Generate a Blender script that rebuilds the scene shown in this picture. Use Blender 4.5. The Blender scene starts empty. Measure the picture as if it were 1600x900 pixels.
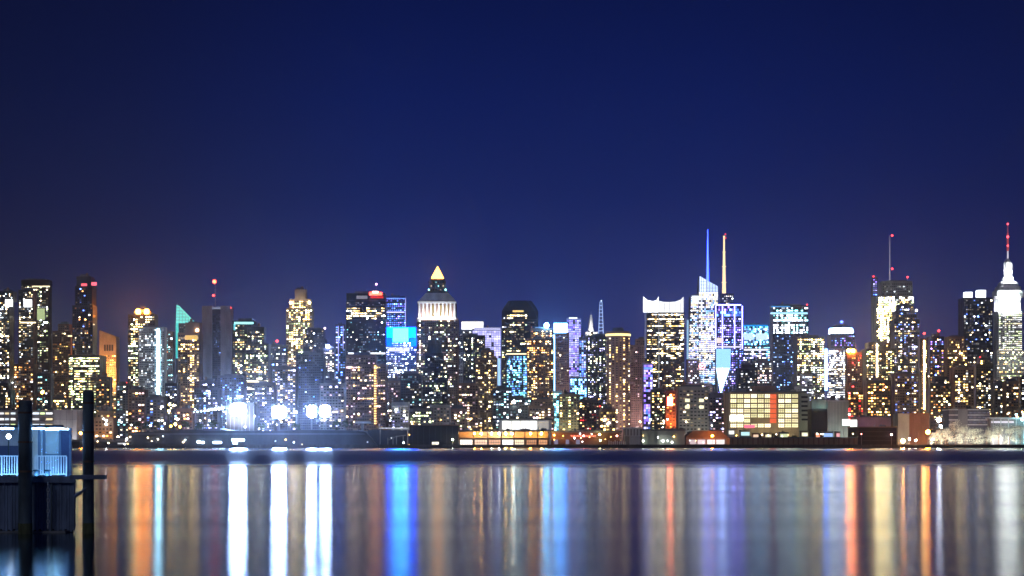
import bpy, math, random
import numpy as np
from mathutils import Vector
random.seed(7); RNG = np.random.default_rng(11)
SC = bpy.context.scene
COL = SC.collection
# ---------------------------------------------------------------- camera
F = 2600.0; YH = 690.5; CAMH = 4.7          # focal length in photo pixels, horizon row, eye height above the river
cam = bpy.data.cameras.new("camera"); cam_o = bpy.data.objects.new("camera", cam); COL.objects.link(cam_o)
cam_o.location = (0, 0, CAMH); cam_o.rotation_euler = (math.radians(90), 0, 0)
cam.sensor_width = 36.0; cam.lens = 36.0 * F / 1600.0
cam.shift_y = (YH - 450.0) / 1600.0
cam.clip_start = 0.5; cam.clip_end = 60000
SC.camera = cam_o
SC.render.engine = 'CYCLES'
SC.view_settings.view_transform = 'Standard'; SC.view_settings.look = 'None'
SC.view_settings.exposure = 0.0; SC.view_settings.gamma = 1.0
SC.render.filter_size = 1.9
cy = SC.cycles
cy.use_denoising = True; cy.denoiser = 'OPENIMAGEDENOISE'
cy.max_bounces = 5; cy.diffuse_bounces = 2; cy.glossy_bounces = 3; cy.transmission_bounces = 4
cy.volume_bounces = 0; cy.transparent_max_bounces = 6
cy.sample_clamp_indirect = 0.0; cy.sample_clamp_direct = 0.0
cy.caustics_reflective = True; cy.blur_glossy = 0.0
# ---------------------------------------------------------------- night sky
world = bpy.data.worlds.new("World"); SC.world = world; world.use_nodes = True
nt = world.node_tree; nt.nodes.clear()
SUN_EL, SUN_ROT = math.radians(28.0), math.radians(200.0)
def N(t, **k):
    n = nt.nodes.new(t)
    for a, b in k.items(): setattr(n, a, b)
    return n
def ramp(node, stops):
    r = node.color_ramp
    while len(r.elements) > 1: r.elements.remove(r.elements[0])
    r.elements[0].position = stops[0][0]; r.elements[0].color = (*stops[0][1], 1)
    for p, c in stops[1:]:
        e = r.elements.new(p); e.color = (*c, 1)
    r.interpolation = 'EASE' if len(stops) < 3 else 'LINEAR'
def srgb(r, g, b):
    f = lambda v: (v/255/12.92) if v/255 <= .04045 else ((v/255+.055)/1.055)**2.4
    return (f(r), f(g), f(b))
out = N('ShaderNodeOutputWorld'); bg = N('ShaderNodeBackground'); tc = N('ShaderNodeTexCoord')
sep = N('ShaderNodeSeparateXYZ'); nt.links.new(tc.outputs['Generated'], sep.inputs[0])
rc = N('ShaderNodeValToRGB'); ramp(rc, [(0.0, srgb(42, 50, 112)), (0.06, srgb(38, 47, 110)), (0.10, srgb(31, 42, 104)), (0.15, srgb(21, 34, 92)),
                                        (0.20, srgb(15, 28, 85)), (0.27, srgb(10, 20, 68)), (0.5, srgb(8, 16, 54)), (1, srgb(7, 12, 45))])
rs = N('ShaderNodeValToRGB'); ramp(rs, [(0.0, srgb(43, 40, 66)), (0.06, srgb(38, 37, 64)), (0.10, srgb(31, 33, 62)), (0.15, srgb(22, 27, 60)),
                                        (0.20, srgb(16, 22, 56)), (0.27, srgb(11, 16, 48)), (0.5, srgb(8, 12, 42)), (1, srgb(6, 10, 36))])
nt.links.new(sep.outputs['Z'], rc.inputs[0]); nt.links.new(sep.outputs['Z'], rs.inputs[0])
ma = N('ShaderNodeMath', operation='MULTIPLY_ADD'); ma.inputs[1].default_value = 1.0; ma.inputs[2].default_value = 0.5
nt.links.new(sep.outputs['X'], ma.inputs[0])
rx = N('ShaderNodeValToRGB'); ramp(rx, [(0.18, (0, 0, 0)), (0.28, (.25,)*3), (0.42, (1,)*3), (0.62, (1,)*3), (0.78, (.55,)*3), (0.95, (.1,)*3)])
nt.links.new(ma.outputs[0], rx.inputs[0])
mx = N('ShaderNodeMix', data_type='RGBA'); nt.links.new(rx.outputs[0], mx.inputs[0])
nt.links.new(rs.outputs[0], mx.inputs[6]); nt.links.new(rc.outputs[0], mx.inputs[7])
sky = N('ShaderNodeTexSky'); sky.sky_type = 'NISHITA'; sky.sun_disc = False
sky.sun_elevation = math.radians(-9.0); sky.sun_rotation = SUN_ROT
sm = N('ShaderNodeMix', data_type='RGBA', blend_type='ADD'); sm.inputs[0].default_value = 0.05
nt.links.new(mx.outputs[2], sm.inputs[6]); nt.links.new(sky.outputs[0], sm.inputs[7])
nt.links.new(sm.outputs[2], bg.inputs[0]); bg.inputs[1].default_value = 1.0
nt.links.new(bg.outputs[0], out.inputs[0])
# soft fill added from behind the camera to lift the dark facades
sl = bpy.data.lights.new("facade_fill", 'SUN'); sl.energy = 0.24; sl.angle = math.radians(10); sl.color = (.78, .84, 1.0)
so = bpy.data.objects.new("facade_fill", sl); COL.objects.link(so)
so.rotation_euler = (math.radians(62), 0, math.radians(-22))
# ---------------------------------------------------------------- helpers
def PX(px, D): return (px - 800.0) * D / F
def PZ(py, D): return CAMH + (YH - py) * D / F
GZ = 2.4
HAZE = 0.5e-4
ORG = {}
MATS = {}
def base_mat(name):
    m = bpy.data.materials.new(name); m.use_nodes = True
    t = m.node_tree; b = t.nodes['Principled BSDF']; return m, t, b
def wall_mat(key, col, rough=.8, scale=.08, var=.35, spec=.3, bump=.25):
    if key in MATS: return MATS[key]
    m, t, b = base_mat(key)
    tc = t.nodes.new('ShaderNodeTexCoord'); mp = t.nodes.new('ShaderNodeMapping'); mp.inputs['Scale'].default_value = (1, 1, .35)
    t.links.new(tc.outputs['Object'], mp.inputs[0])
    n = t.nodes.new('ShaderNodeTexNoise'); n.inputs['Scale'].default_value = scale; n.inputs['Detail'].default_value = 6
    t.links.new(mp.outputs[0], n.inputs['Vector'])
    r = t.nodes.new('ShaderNodeValToRGB'); r.color_ramp.elements[0].position = .3; r.color_ramp.elements[1].position = .7
    r.color_ramp.elements[0].color = (*[c*(1-var) for c in col], 1); r.color_ramp.elements[1].color = (*[min(1, c*(1+var)) for c in col], 1)
    t.links.new(n.outputs[0], r.inputs[0]); t.links.new(r.outputs[0], b.inputs['Base Color'])
    n2 = t.nodes.new('ShaderNodeTexNoise'); n2.inputs['Scale'].default_value = scale*14; t.links.new(tc.outputs['Object'], n2.inputs['Vector'])
    bp = t.nodes.new('ShaderNodeBump'); bp.inputs['Strength'].default_value = bump; bp.inputs['Distance'].default_value = .2
    t.links.new(n2.outputs[0], bp.inputs['Height']); t.links.new(bp.outputs[0], b.inputs['Normal'])
    b.inputs['Roughness'].default_value = rough; b.inputs['Specular IOR Level'].default_value = spec
    MATS[key] = m; return m
WALLS = {'brick': (.22, .11, .08), 'brown': (.30, .19, .14), 'tan': (.38, .29, .21), 'conc': (.33, .32, .31), 'slate': (.16, .17, .20),
         'dark': (.075, .075, .085), 'navy': (.05, .06, .09), 'pale': (.55, .54, .52), 'white': (.78, .77, .74), 'rose': (.40, .25, .22),
         'black': (.03, .03, .035), 'greenish': (.34, .38, .34), 'lav': (.45, .43, .55)}
def W_(k): return wall_mat('wall_'+k, WALLS[k], rough=.45 if k in ('navy', 'dark') else .85)
PAL = {'y': (1, .64, .19), 'w': (1, .80, .48), 'c': (.78, .88, 1), 'g': (.78, .95, .46), 'b': (.10, .24, 1), 'l': (.52, .50, 1), 'o': (1, .38, .08),
       'p': (1, .62, .66), 't': (.30, .85, .85), 'n': (.25, .5, 1), 'r': (1, .03, .03), 'v': (.30, .18, 1), 'i': (.96, .97, 1), 'k': (.15, .6, 1)}
def glow_mat():
    if 'glow' in MATS: return MATS['glow']
    m = bpy.data.materials.new('window_light'); m.use_nodes = True; t = m.node_tree; t.nodes.clear()
    o = t.nodes.new('ShaderNodeOutputMaterial'); e = t.nodes.new('ShaderNodeEmission'); a = t.nodes.new('ShaderNodeAttribute'); a.attribute_name = 'glow'
    t.links.new(a.outputs['Color'], e.inputs[0]); e.inputs[1].default_value = 2.6; t.links.new(e.outputs[0], o.inputs[0])
    try: m.cycles.emission_sampling = 'NONE'
    except Exception: pass
    MATS['glow'] = m; return m
def emit_mat(col, s, sampled=True):
    key = 'lamp_%.3f_%.3f_%.3f_%.2f_%d' % (*col, s, sampled)
    if key in MATS: return MATS[key]
    m = bpy.data.materials.new('lit_lamp_or_part'); m.use_nodes = True; t = m.node_tree; t.nodes.clear()
    o = t.nodes.new('ShaderNodeOutputMaterial'); e = t.nodes.new('ShaderNodeEmission')
    e.inputs[0].default_value = (*col, 1); e.inputs[1].default_value = s; t.links.new(e.outputs[0], o.inputs[0])
    if not sampled: m.cycles.emission_sampling = 'NONE'
    MATS[key] = m; return m
def glass_mat():
    if 'glass' in MATS: return MATS['glass']
    m, t, b = base_mat('dark_glass'); b.inputs['Base Color'].default_value = (.02, .025, .035, 1); b.inputs['Roughness'].default_value = .12
    b.inputs['Specular IOR Level'].default_value = .6
    MATS['glass'] = m; return m
def metal_mat(key='steel', col=(.35, .36, .38), rough=.45):
    if key in MATS: return MATS[key]
    m, t, b = base_mat(key); b.inputs['Base Color'].default_value = (*col, 1); b.inputs['Metallic'].default_value = .7; b.inputs['Roughness'].default_value = rough
    MATS[key] = m; return m
class MB:
    def __init__(s): s.v = []; s.f = []
    def box(s, x0, x1, y0, y1, z0, z1):
        i = len(s.v)
        s.v += [(x0,y0,z0),(x1,y0,z0),(x1,y1,z0),(x0,y1,z0),(x0,y0,z1),(x1,y0,z1),(x1,y1,z1),(x0,y1,z1)]
        s.f += [(i,i+3,i+2,i+1),(i+4,i+5,i+6,i+7),(i,i+1,i+5,i+4),(i+1,i+2,i+6,i+5),(i+2,i+3,i+7,i+6),(i+3,i,i+4,i+7)]
        return s
    def cone(s, x, y, z0, z1, r0, r1, n=8, ph=0):
        i = len(s.v)
        for z, r in ((z0, r0), (z1, r1)):
            for k in range(n):
                a = ph + 2*math.pi*k/n; s.v.append((x+r*math.cos(a), y+r*math.sin(a), z))
        for k in range(n): s.f.append((i+k, i+(k+1) % n, i+n+(k+1) % n, i+n+k))
        s.f.append(tuple(i+k for k in range(n-1, -1, -1))); s.f.append(tuple(i+n+k for k in range(n)))
        return s
    def bar(s, a, b, r0, r1=None, n=6):
        r1 = r0 if r1 is None else r1
        a = Vector(a); b = Vector(b); d = (b-a).normalized(); u = d.orthogonal().normalized(); w = d.cross(u); i = len(s.v)
        for p, r in ((a, r0), (b, r1)):
            for k in range(n):
                t = 2*math.pi*k/n; s.v.append(tuple(p + u*(r*math.cos(t)) + w*(r*math.sin(t))))
        for k in range(n): s.f.append((i+k, i+(k+1) % n, i+n+(k+1) % n, i+n+k))
        s.f.append(tuple(i+k for k in range(n-1, -1, -1))); s.f.append(tuple(i+n+k for k in range(n)))
        return s
    def ball(s, x, y, z, r, n=8, m=5):
        i = len(s.v); s.v.append((x, y, z-r))
        for j in range(1, m):
            a = -math.pi/2 + math.pi*j/m
            for k in range(n):
                t = 2*math.pi*k/n; s.v.append((x+r*math.cos(a)*math.cos(t), y+r*math.cos(a)*math.sin(t), z+r*math.sin(a)))
        s.v.append((x, y, z+r)); top = len(s.v)-1
        for k in range(n): s.f.append((i, i+1+(k+1) % n, i+1+k))
        for j in range(m-2):
            for k in range(n):
                p = i+1+j*n; s.f.append((p+k, p+(k+1) % n, p+n+(k+1) % n, p+n+k))
        p = i+1+(m-2)*n
        for k in range(n): s.f.append((p+k, p+(k+1) % n, top))
        return s
    def prism(s, poly, y0, y1):           # polygon in x,z extruded along y
        i = len(s.v); n = len(poly)
        s.v += [(x, y0, z) for x, z in poly] + [(x, y1, z) for x, z in poly]
        s.f.append(tuple(range(i, i+n))); s.f.append(tuple(range(i+2*n-1, i+n-1, -1)))
        for k in range(n): s.f.append((i+(k+1) % n, i+k, i+n+k, i+n+(k+1) % n))
        return s
    def loft(s, rings):                   # list of equal-length loops of (x,y,z)
        i = len(s.v); n = len(rings[0])
        for r in rings: s.v += list(r)
        for j in range(len(rings)-1):
            for k in range(n): s.f.append((i+j*n+k, i+j*n+(k+1) % n, i+(j+1)*n+(k+1) % n, i+(j+1)*n+k))
        s.f.append(tuple(i+k for k in range(n-1, -1, -1))); e = i+(len(rings)-1)*n; s.f.append(tuple(e+k for k in range(n)))
        return s
    def plan(s, poly, z0, z1):            # polygon in x,y (counter-clockwise) extruded upward
        i = len(s.v); n = len(poly)
        s.v += [(x, y, z0) for x, y in poly] + [(x, y, z1) for x, y in poly]
        s.f.append(tuple(range(i+n-1, i-1, -1))); s.f.append(tuple(range(i+n, i+2*n)))
        for k in range(n): s.f.append((i+k, i+(k+1) % n, i+n+(k+1) % n, i+n+k))
        return s
    def build(s, name, mat, parent=None, kind=None, smooth=False):
        me = bpy.data.meshes.new(name)
        ox, oy, oz = ORG.get(parent.name, (0, 0, 0)) if parent else (0, 0, 0)
        me.from_pydata([(x-ox, y-oy, z-oz) for x, y, z in s.v], [], s.f)
        me.materials.append(mat); o = bpy.data.objects.new(name, me); COL.objects.link(o)
        if smooth: me.polygons.foreach_set('use_smooth', [True]*len(me.polygons))
        if parent:
            o.parent = parent; ORG[o.name] = (ox, oy, oz)
        if kind: o['kind'] = kind
        return o
def root(name, label, cat, loc, group=None):
    o = bpy.data.objects.new(name, None); COL.objects.link(o); o.location = loc; o.empty_display_size = 2
    o['label'] = label; o['category'] = cat
    if group: o['group'] = group
    ORG[o.name] = tuple(loc); return o
def tag(o, label, cat, group=None):
    o['label'] = label; o['category'] = cat
    if group: o['group'] = group
    return o
class WinSpec:
    def __init__(self, pal='w', lit=.3, rv=.5, cv=.3, cw=3.4, fh=3.7, s=2.0, ww=.60, hh=.38, dark=True, sig=1.15, run=0, dim=.28):
        d = dict(locals()); d.pop('self'); self.__dict__.update(d)
DENSE = .84
class Panes:
    """window panes of one building: quads set just proud of the wall"""
    def __init__(s): s.q = []; s.c = []; s.dq = []
    def facade(s, p0, u, w, z0, z1, n, sp):
        h = z1-z0
        if w < 1.5 or h < 2.5 or sp is None: return
        nc = max(1, int(round(w/(sp.cw*DENSE)))); nf = max(1, int(round(h/(sp.fh*DENSE)))); cw = w/nc; fh = h/nf
        if nc*nf > 16000: return
        rf = np.exp(RNG.normal(0, sp.rv, nf) - sp.rv**2/2); cf = np.exp(RNG.normal(0, sp.cv, nc) - sp.cv**2/2)
        P = np.clip(sp.lit*(.82 if sp.lit < .6 else 1)*rf[:, None]*cf[None, :], 0, .97)
        R = RNG.random((nf, nc))
        if sp.run: # lit in runs of neighbouring windows along a floor
            R = np.repeat(RNG.random((nf, nc//sp.run+1)), sp.run, axis=1)[:, :nc]*.85 + R*.15
        on = R < P
        I, J = np.meshgrid(np.arange(nf), np.arange(nc), indexing='ij')
        zc = z0 + (I+.5)*fh; t = (J+.5)*cw
        hw = cw*sp.ww/2; hv = fh*sp.hh/2; u = np.array(u); n = np.array(n); p0 = np.array(p0)
        ctr = p0[None, None, :]*1.0 + u[None, None, :]*t[..., None] + n[None, None, :]*.12
        ctr = ctr.copy(); ctr[..., 2] = zc
        up = np.array([0, 0, 1.0])
        quad = np.stack([ctr-u*hw-up*hv, ctr+u*hw-up*hv, ctr+u*hw+up*hv, ctr-u*hw+up*hv], axis=2)
        s.q.append(quad[on]);
        k = int(on.sum())
        fpal = RNG.integers(0, len(sp.pal), (nf, nc)); 
        rowp = np.repeat(RNG.integers(0, len(sp.pal), nf)[:, None], nc, axis=1)
        fpal = np.where(RNG.random((nf, nc)) < .45, rowp, fpal)
        pc = np.array([PAL[c] for c in sp.pal])[fpal[on]]
        st = sp.s*np.exp(RNG.normal(0, sp.sig, k))
        s.c.append(pc*st[:, None])
        off = ~on; dm = off & (RNG.random((nf, nc)) < sp.dim); k = int(dm.sum())  # some unlit panes get an added faint glow so facades are not black
        if k:
            s.q.append(quad[dm]); pc = np.array([PAL[c] for c in sp.pal])[fpal[dm]]
            s.c.append(pc*(sp.s*.06*np.exp(RNG.normal(0, .7, k)))[:, None])
        if sp.dark: s.dq.append(quad[off & ~dm])
    def box(s, x0, x1, y0, y1, z0, z1, sp, sides=True):
        s.facade((x0, y0, 0), (1, 0, 0), x1-x0, z0, z1, (0, -1, 0), sp)
        if sides:
            s.facade((x0, y1, 0), (0, -1, 0), y1-y0, z0, z1, (-1, 0, 0), sp)
            s.facade((x1, y0, 0), (0, 1, 0), y1-y0, z0, z1, (1, 0, 0), sp)
    def quadmesh(s, name, q, c, mat, parent):
        if not len(q): return
        q = np.concatenate(q); 
        if not len(q): return
        ox, oy, oz = ORG[parent.name]; k = len(q)
        v = (q.reshape(-1, 3) - np.array([ox, oy, oz])).astype(np.float32)
        me = bpy.data.meshes.new(name); me.vertices.add(k*4); me.vertices.foreach_set('co', v.ravel())
        me.loops.add(k*4); me.loops.foreach_set('vertex_index', np.arange(k*4, dtype=np.int32))
        me.polygons.add(k); me.polygons.foreach_set('loop_start', np.arange(0, k*4, 4, dtype=np.int32))
        try: me.polygons.foreach_set('loop_total', np.full(k, 4, dtype=np.int32))
        except Exception: pass
        me.update(calc_edges=True)
        if c is not None:
            c = np.concatenate(c); a = me.attributes.new('glow', 'FLOAT_COLOR', 'CORNER')
            cc = np.repeat(np.concatenate([c, np.ones((k, 1))], axis=1), 4, axis=0).astype(np.float32)
            a.data.foreach_set('color', cc.ravel())
        me.materials.append(mat); o = bpy.data.objects.new(name, me); COL.objects.link(o); o.parent = parent; o['kind'] = 'stuff'
        return o
    def build(s, parent):
        s.quadmesh('lit_window', s.q, s.c, glow_mat(), parent)
        s.quadmesh('dark_window', s.dq, None, glass_mat(), parent)
class Ctx: pass
BOXES = []
def span(x0, x1, D, dep):
    """front-face extent so that the whole visible outline, far side included, spans x0..x1"""
    k = (D+dep)/D
    if x1 < 800: x1 = max(x0+(x1-x0)*.45, 800+(x1-800)*k)
    elif x0 > 800: x0 = min(x1-(x1-x0)*.45, 800+(x0-800)*k)
    return PX(x0, D), PX(x1, D)
def tower(name, label, cat, D, tiers, wall='dark', win=None, trim='grid', dep=None, group=None, roof='auto', step=4, base=GZ):
    tiers = [t if len(t) == 4 else (*t, win) for t in tiers]
    wpx = max(t[1]-t[0] for t in tiers)
    dep = dep or max(12, min(34, wpx*D/F*.75))
    c = Ctx(); c.D = D; c.dep = dep
    xs = [span(t[0], t[1], D, dep) for t in tiers]
    cx = sum(xs[0])/2
    c.root = root(name, label, cat, (cx, D+dep/2, base), group)
    BOXES.append((label, xs[0][0], xs[0][1], D, D+dep))
    wl = MB(); tr = MB(); pn = Panes(); z0 = base; roofm = MB()
    w0 = xs[0][1]-xs[0][0]
    for i, (t, (xa, xb)) in enumerate(zip(tiers, xs)):
        z1 = PZ(t[2], D); f = min(1, (xb-xa)/w0)
        d = dep if i == 0 else max(6, dep*min(1, .25+.75*f)); ya = D+(dep-d)*.35 + (.4*i if d > dep-1 else 0); yb = ya+d
        if i and d > dep-1: yb -= .8*i
        wl.box(xa, xb, ya, yb, z0, z1)
        sp = t[3]
        if sp:
            ztop = z1-1.6; pn.box(xa+.5, xb-.5, ya, yb, z0 + (3 if i == 0 else .5), ztop, sp)
            nc = max(1, int(round((xb-xa-1)/(sp.cw*DENSE)))); nf = max(1, int(round((ztop-z0)/(sp.fh*DENSE))))
            if trim in ('grid', 'pier'):
                k = step if trim == 'grid' else 2
                for j in range(0, nc+1, k):
                    x = xa+.5+(xb-xa-1)*j/nc; tr.box(x-.25, x+.25, ya-.35, ya-.001, z0, z1-.4)
                ns = max(1, int(round((yb-ya-1)/(sp.cw*DENSE))))
                for xx, sg in ((xa, -1), (xb, 1)):
                    for j in range(0, ns+1, k):
                        y = ya+.5+(yb-ya-1)*j/ns
                        tr.box(min(xx+sg*.35, xx+sg*.001), max(xx+sg*.35, xx+sg*.001), y-.25, y+.25, z0, z1-.4)
            if trim in ('grid', 'band'):
                k = 1 if trim == 'band' else 6; zz0 = z0 + (3 if i == 0 else .5); fh = (ztop-zz0)/nf
                for j in range(k, nf, k):
                    z = zz0+fh*j; tr.box(xa-.22, xb+.22, ya-.24, ya-.002, z-.35, z+.25)
                    tr.box(xa-.24, xa-.002, ya, yb, z-.35, z+.25); tr.box(xb+.002, xb+.24, ya, yb, z-.35, z+.25)
        # parapet around each terrace
        pw = .4
        roofm.box(xa-.15, xb+.15, ya-.15, ya+pw, z1+.003, z1+1.1); roofm.box(xa-.15, xb+.15, yb-pw, yb+.15, z1+.003, z1+1.1)
        roofm.box(xa-.15, xa+pw, ya+pw+.01, yb-pw-.01, z1+.003, z1+1.1); roofm.box(xb-pw, xb+.15, ya+pw+.01, yb-pw-.01, z1+.003, z1+1.1)
        z0 = z1
    c.xa, c.xb, c.ya, c.yb, c.z = xa, xb, ya, yb, z1; c.pn = pn; c.front = D
    c.wall = wl.build('wall', W_(wall), c.root)
    if tr.v: tr.build('facade_trim', W_(wall), c.root, 'stuff')
    roofm.build('parapet', W_('dark' if wall in ('navy', 'dark', 'black') else wall), c.root, 'stuff')
    w = xb-xa; r = random.random()
    if roof == 'auto' and w > 9:
        m = MB(); pa = xa+w*random.uniform(.12, .3); pb = xb-w*random.uniform(.12, .35); hh = random.uniform(2.5, 5.0)
        m.box(pa, pb, ya+(yb-ya)*.2, yb-(yb-ya)*.2, z1+.004, z1+hh); m.build('penthouse', W_('slate'), c.root)
        if r < .45:
            x = xa+w*random.uniform(.15, .85); y = ya+(yb-ya)*.12+1.6; q = MB()
            zb = z1+.005
            for sx in (-1, 1):
                for sy in (-1, 1): q.box(x+sx*1.1-.12, x+sx*1.1+.12, y+sy*1.1-.12, y+sy*1.1+.12, zb, zb+2.6)
            q.cone(x, y, zb+2.6, zb+5.8, 1.9, 1.75, 10); q.cone(x, y, zb+5.8, zb+7.1, 1.95, .1, 10); q.build('water_tank', W_('brown'), c.root)
        elif r < .75:
            q = MB(); x = (pa+pb)/2; q.cone(x, (ya+yb)/2, z1+hh-.1, z1+hh+random.uniform(4, 9), .25, .08, 6); q.build('aerial', metal_mat(), c.root)
    return c
def finish(c): c.pn.build(c.root)
def strip(c, x0, x1, y0, y1, col, s, name='light_strip', yoff=-.6, D=None, sampled=False, th=.3):
    """a flat luminous panel or tube on the front of a building"""
    D = (c.ya if D is None else D)+yoff
    o = MB().box(PX(x0, D), PX(x1, D), D-th, D, PZ(y1, D), PZ(y0, D)).build(name, emit_mat(PAL[col] if isinstance(col, str) else col, s, sampled), c.root)
    return o
def bulb(c, px, py, r, col, s, name='roof_lamp', D=None, sampled=True, mast=True):
    D = D if D is not None else (c.ya+c.yb)/2
    x, z = PX(px, D), PZ(py, D)
    o = MB().ball(x, D, z, r).build(name, emit_mat(PAL[col] if isinstance(col, str) else col, s, sampled), c.root)
    if mast and z > c.z+r: MB().cone(x, D, c.z-.5, z-r*.8, .3, .2, 6).build('lamp_mast', metal_mat(), c.root)
    return o
def flood(c, x0, x1, z0, z1, yf, col, R, d=None, albedo=.6, zs=None, lift=.0, w=1.5, k=None, side=None):
    """a lamp strip for floodlights, or for street light where noted, in front of a wall (world metres), aimed at it; power chosen for a mean radiance R"""
    d = d or max(4, (z1-z0)*.35); zs = z0+.5 if zs is None else zs
    P0 = np.array([(x0+x1)/2, yf-d, zs]); tgt = np.array([(x0+x1)/2, yf, z0+(z1-z0)*.55 + lift]); dr = tgt-P0; dr /= np.linalg.norm(dr)
    L = max(2.0, (x1-x0)*.9)
    xs = np.linspace(-L/2, L/2, 25); acc = 0
    for zz in (.3, .5, .7):
        p = np.array([(x0+x1)/2, yf, z0+(z1-z0)*zz]); v = p[None]-(P0[None]+np.stack([xs, xs*0, xs*0], 1)); r = np.linalg.norm(v, axis=1)
        acc += np.mean(np.clip((v@dr)/r, 0, None)*np.clip(v[:, 1]/r, 0, None)/r**2)/3
    E = R*math.pi/albedo; Pw = E*math.pi/max(acc, 1e-9)
    li = bpy.data.lights.new('floodlight', 'AREA'); li.shape = 'RECTANGLE'; li.size = L; li.size_y = w; li.energy = Pw
    li.color = PAL[col] if isinstance(col, str) else col
    o = bpy.data.objects.new('floodlight', li); COL.objects.link(o)
    o.rotation_euler = Vector(dr).to_track_quat('-Z', 'Y').to_euler()
    ox, oy, oz = ORG[c.root.name] if c else (0, 0, 0)
    o.location = (P0[0]-ox, P0[1]-oy, P0[2]-oz)
    if c: o.parent = c.root
    return o
def WS(*a, **k): return WinSpec(*a, **k)
# ---------------------------------------------------------------- river, land, sea wall
def water_mat():
    m = bpy.data.materials.new('river_water'); m.use_nodes = True; t = m.node_tree; t.nodes.clear()
    L = t.links.new
    def n(ty, **k):
        x = t.nodes.new(ty)
        for a, b in k.items(): setattr(x, a, b)
        return x
    o = n('ShaderNodeOutputMaterial'); g = n('ShaderNodeNewGeometry'); sp = n('ShaderNodeSeparateXYZ'); L(g.outputs['Position'], sp.inputs[0])
    mp = n('ShaderNodeMapping'); mp.inputs['Scale'].default_value = (.004, .03, 1); L(g.outputs['Position'], mp.inputs[0])
    nz = n('ShaderNodeTexNoise'); nz.inputs['Scale'].default_value = 1; nz.inputs['Detail'].default_value = 4; L(mp.outputs[0], nz.inputs['Vector'])
    # wind-ruffled water from about 310 m out: rougher than the sheltered water by the pier
    ad = n('ShaderNodeMath', operation='MULTIPLY_ADD'); ad.inputs[1].default_value = 60; L(nz.outputs[0], ad.inputs[0]); L(sp.outputs['Y'], ad.inputs[2])
    mr = n('ShaderNodeMapRange'); mr.interpolation_type = 'SMOOTHSTEP'
    for k, v in ((1, 300), (2, 520), (3, ROUGH_NEAR), (4, ROUGH_FAR)): mr.inputs[k].default_value = v
    L(ad.outputs[0], mr.inputs[0])
    # calmer again in the lee of the far quay
    m2 = n('ShaderNodeMapRange'); m2.interpolation_type = 'SMOOTHSTEP'
    for k, v in ((1, 620), (2, 1100), (3, 1.0), (4, .42)): m2.inputs[k].default_value = v
    L(ad.outputs[0], m2.inputs[0]); mm = n('ShaderNodeMath', operation='MULTIPLY'); L(mr.outputs[0], mm.inputs[0]); L(m2.outputs[0], mm.inputs[1]); mr = mm
    mp2 = n('ShaderNodeMapping'); mp2.inputs['Scale'].default_value = (.02, .22, 1); L(g.outputs['Position'], mp2.inputs[0])
    n2 = n('ShaderNodeTexNoise'); n2.inputs['Scale'].default_value = 1; n2.inputs['Detail'].default_value = 5; L(mp2.outputs[0], n2.inputs['Vector'])
    mv = n('ShaderNodeMath', operation='MULTIPLY_ADD'); mv.inputs[1].default_value = .14; mv.inputs[2].default_value = .93; L(n2.outputs[0], mv.inputs[0])
    # long low wind streaks lying across the river
    mp4 = n('ShaderNodeMapping'); mp4.inputs['Scale'].default_value = (.0009, .05, 1); L(g.outputs['Position'], mp4.inputs[0])
    n4 = n('ShaderNodeTexNoise'); n4.inputs['Scale'].default_value = 1; n4.inputs['Detail'].default_value = 3; L(mp4.outputs[0], n4.inputs['Vector'])
    m4 = n('ShaderNodeMapRange')
    for k, v in ((1, .35), (2, .70), (3, .93), (4, 1.12)): m4.inputs[k].default_value = v
    L(n4.outputs[0], m4.inputs[0]); mq = n('ShaderNodeMath', operation='MULTIPLY'); L(mv.outputs[0], mq.inputs[0]); L(m4.outputs[0], mq.inputs[1]); mv = mq
    ro = n('ShaderNodeMath', operation='MULTIPLY'); L(mr.outputs[0], ro.inputs[0]); L(mv.outputs[0], ro.inputs[1])
    mp3 = n('ShaderNodeMapping'); mp3.inputs['Scale'].default_value = (.12, 1.1, 1); L(g.outputs['Position'], mp3.inputs[0])
    n3 = n('ShaderNodeTexNoise'); n3.inputs['Scale'].default_value = 1; n3.inputs['Detail'].default_value = 3; L(mp3.outputs[0], n3.inputs['Vector'])
    bp = n('ShaderNodeBump'); bp.inputs['Strength'].default_value = .08; bp.inputs['Distance'].default_value = .006; L(n3.outputs[0], bp.inputs['Height'])
    gl = n('ShaderNodeBsdfAnisotropic'); gl.distribution = 'BECKMANN'; gl.inputs['Anisotropy'].default_value = ANISO
    tx = n('ShaderNodeCombineXYZ'); tx.inputs[0].default_value = 1; L(tx.outputs[0], gl.inputs['Tangent'])
    L(ro.outputs[0], gl.inputs['Roughness']); L(bp.outputs[0], gl.inputs['Normal'])
    gl.inputs['Color'].default_value = (.95, 1, 1, 1)
    df = n('ShaderNodeBsdfDiffuse'); df.inputs['Color'].default_value = (.006, .012, .022, 1)
    fr = n('ShaderNodeFresnel'); fr.inputs['IOR'].default_value = 1.333
    mix = n('ShaderNodeMixShader'); L(fr.outputs[0], mix.inputs[0]); L(df.outputs[0], mix.inputs[1]); L(gl.outputs[0], mix.inputs[2])
    L(mix.outputs[0], o.inputs['Surface']); return m
ROUGH_NEAR, ROUGH_FAR, ANISO = .172, .50, .36
def sheet(name, x0, x1, y0, y1, z, mat):
    m = MB(); m.v = [(x0, y0, z), (x1, y0, z), (x1, y1, z), (x0, y1, z)]; m.f = [(0, 1, 2, 3)]
    return m.build(name, mat, None, 'structure')
SHORE = 1292.0
sheet('river', -4000, 4000, -1200, SHORE+3, 0, water_mat())
sheet('land', -4000, 4000, SHORE+4, 9000, GZ, wall_mat('ground', (.06, .06, .06), scale=.02))
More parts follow.
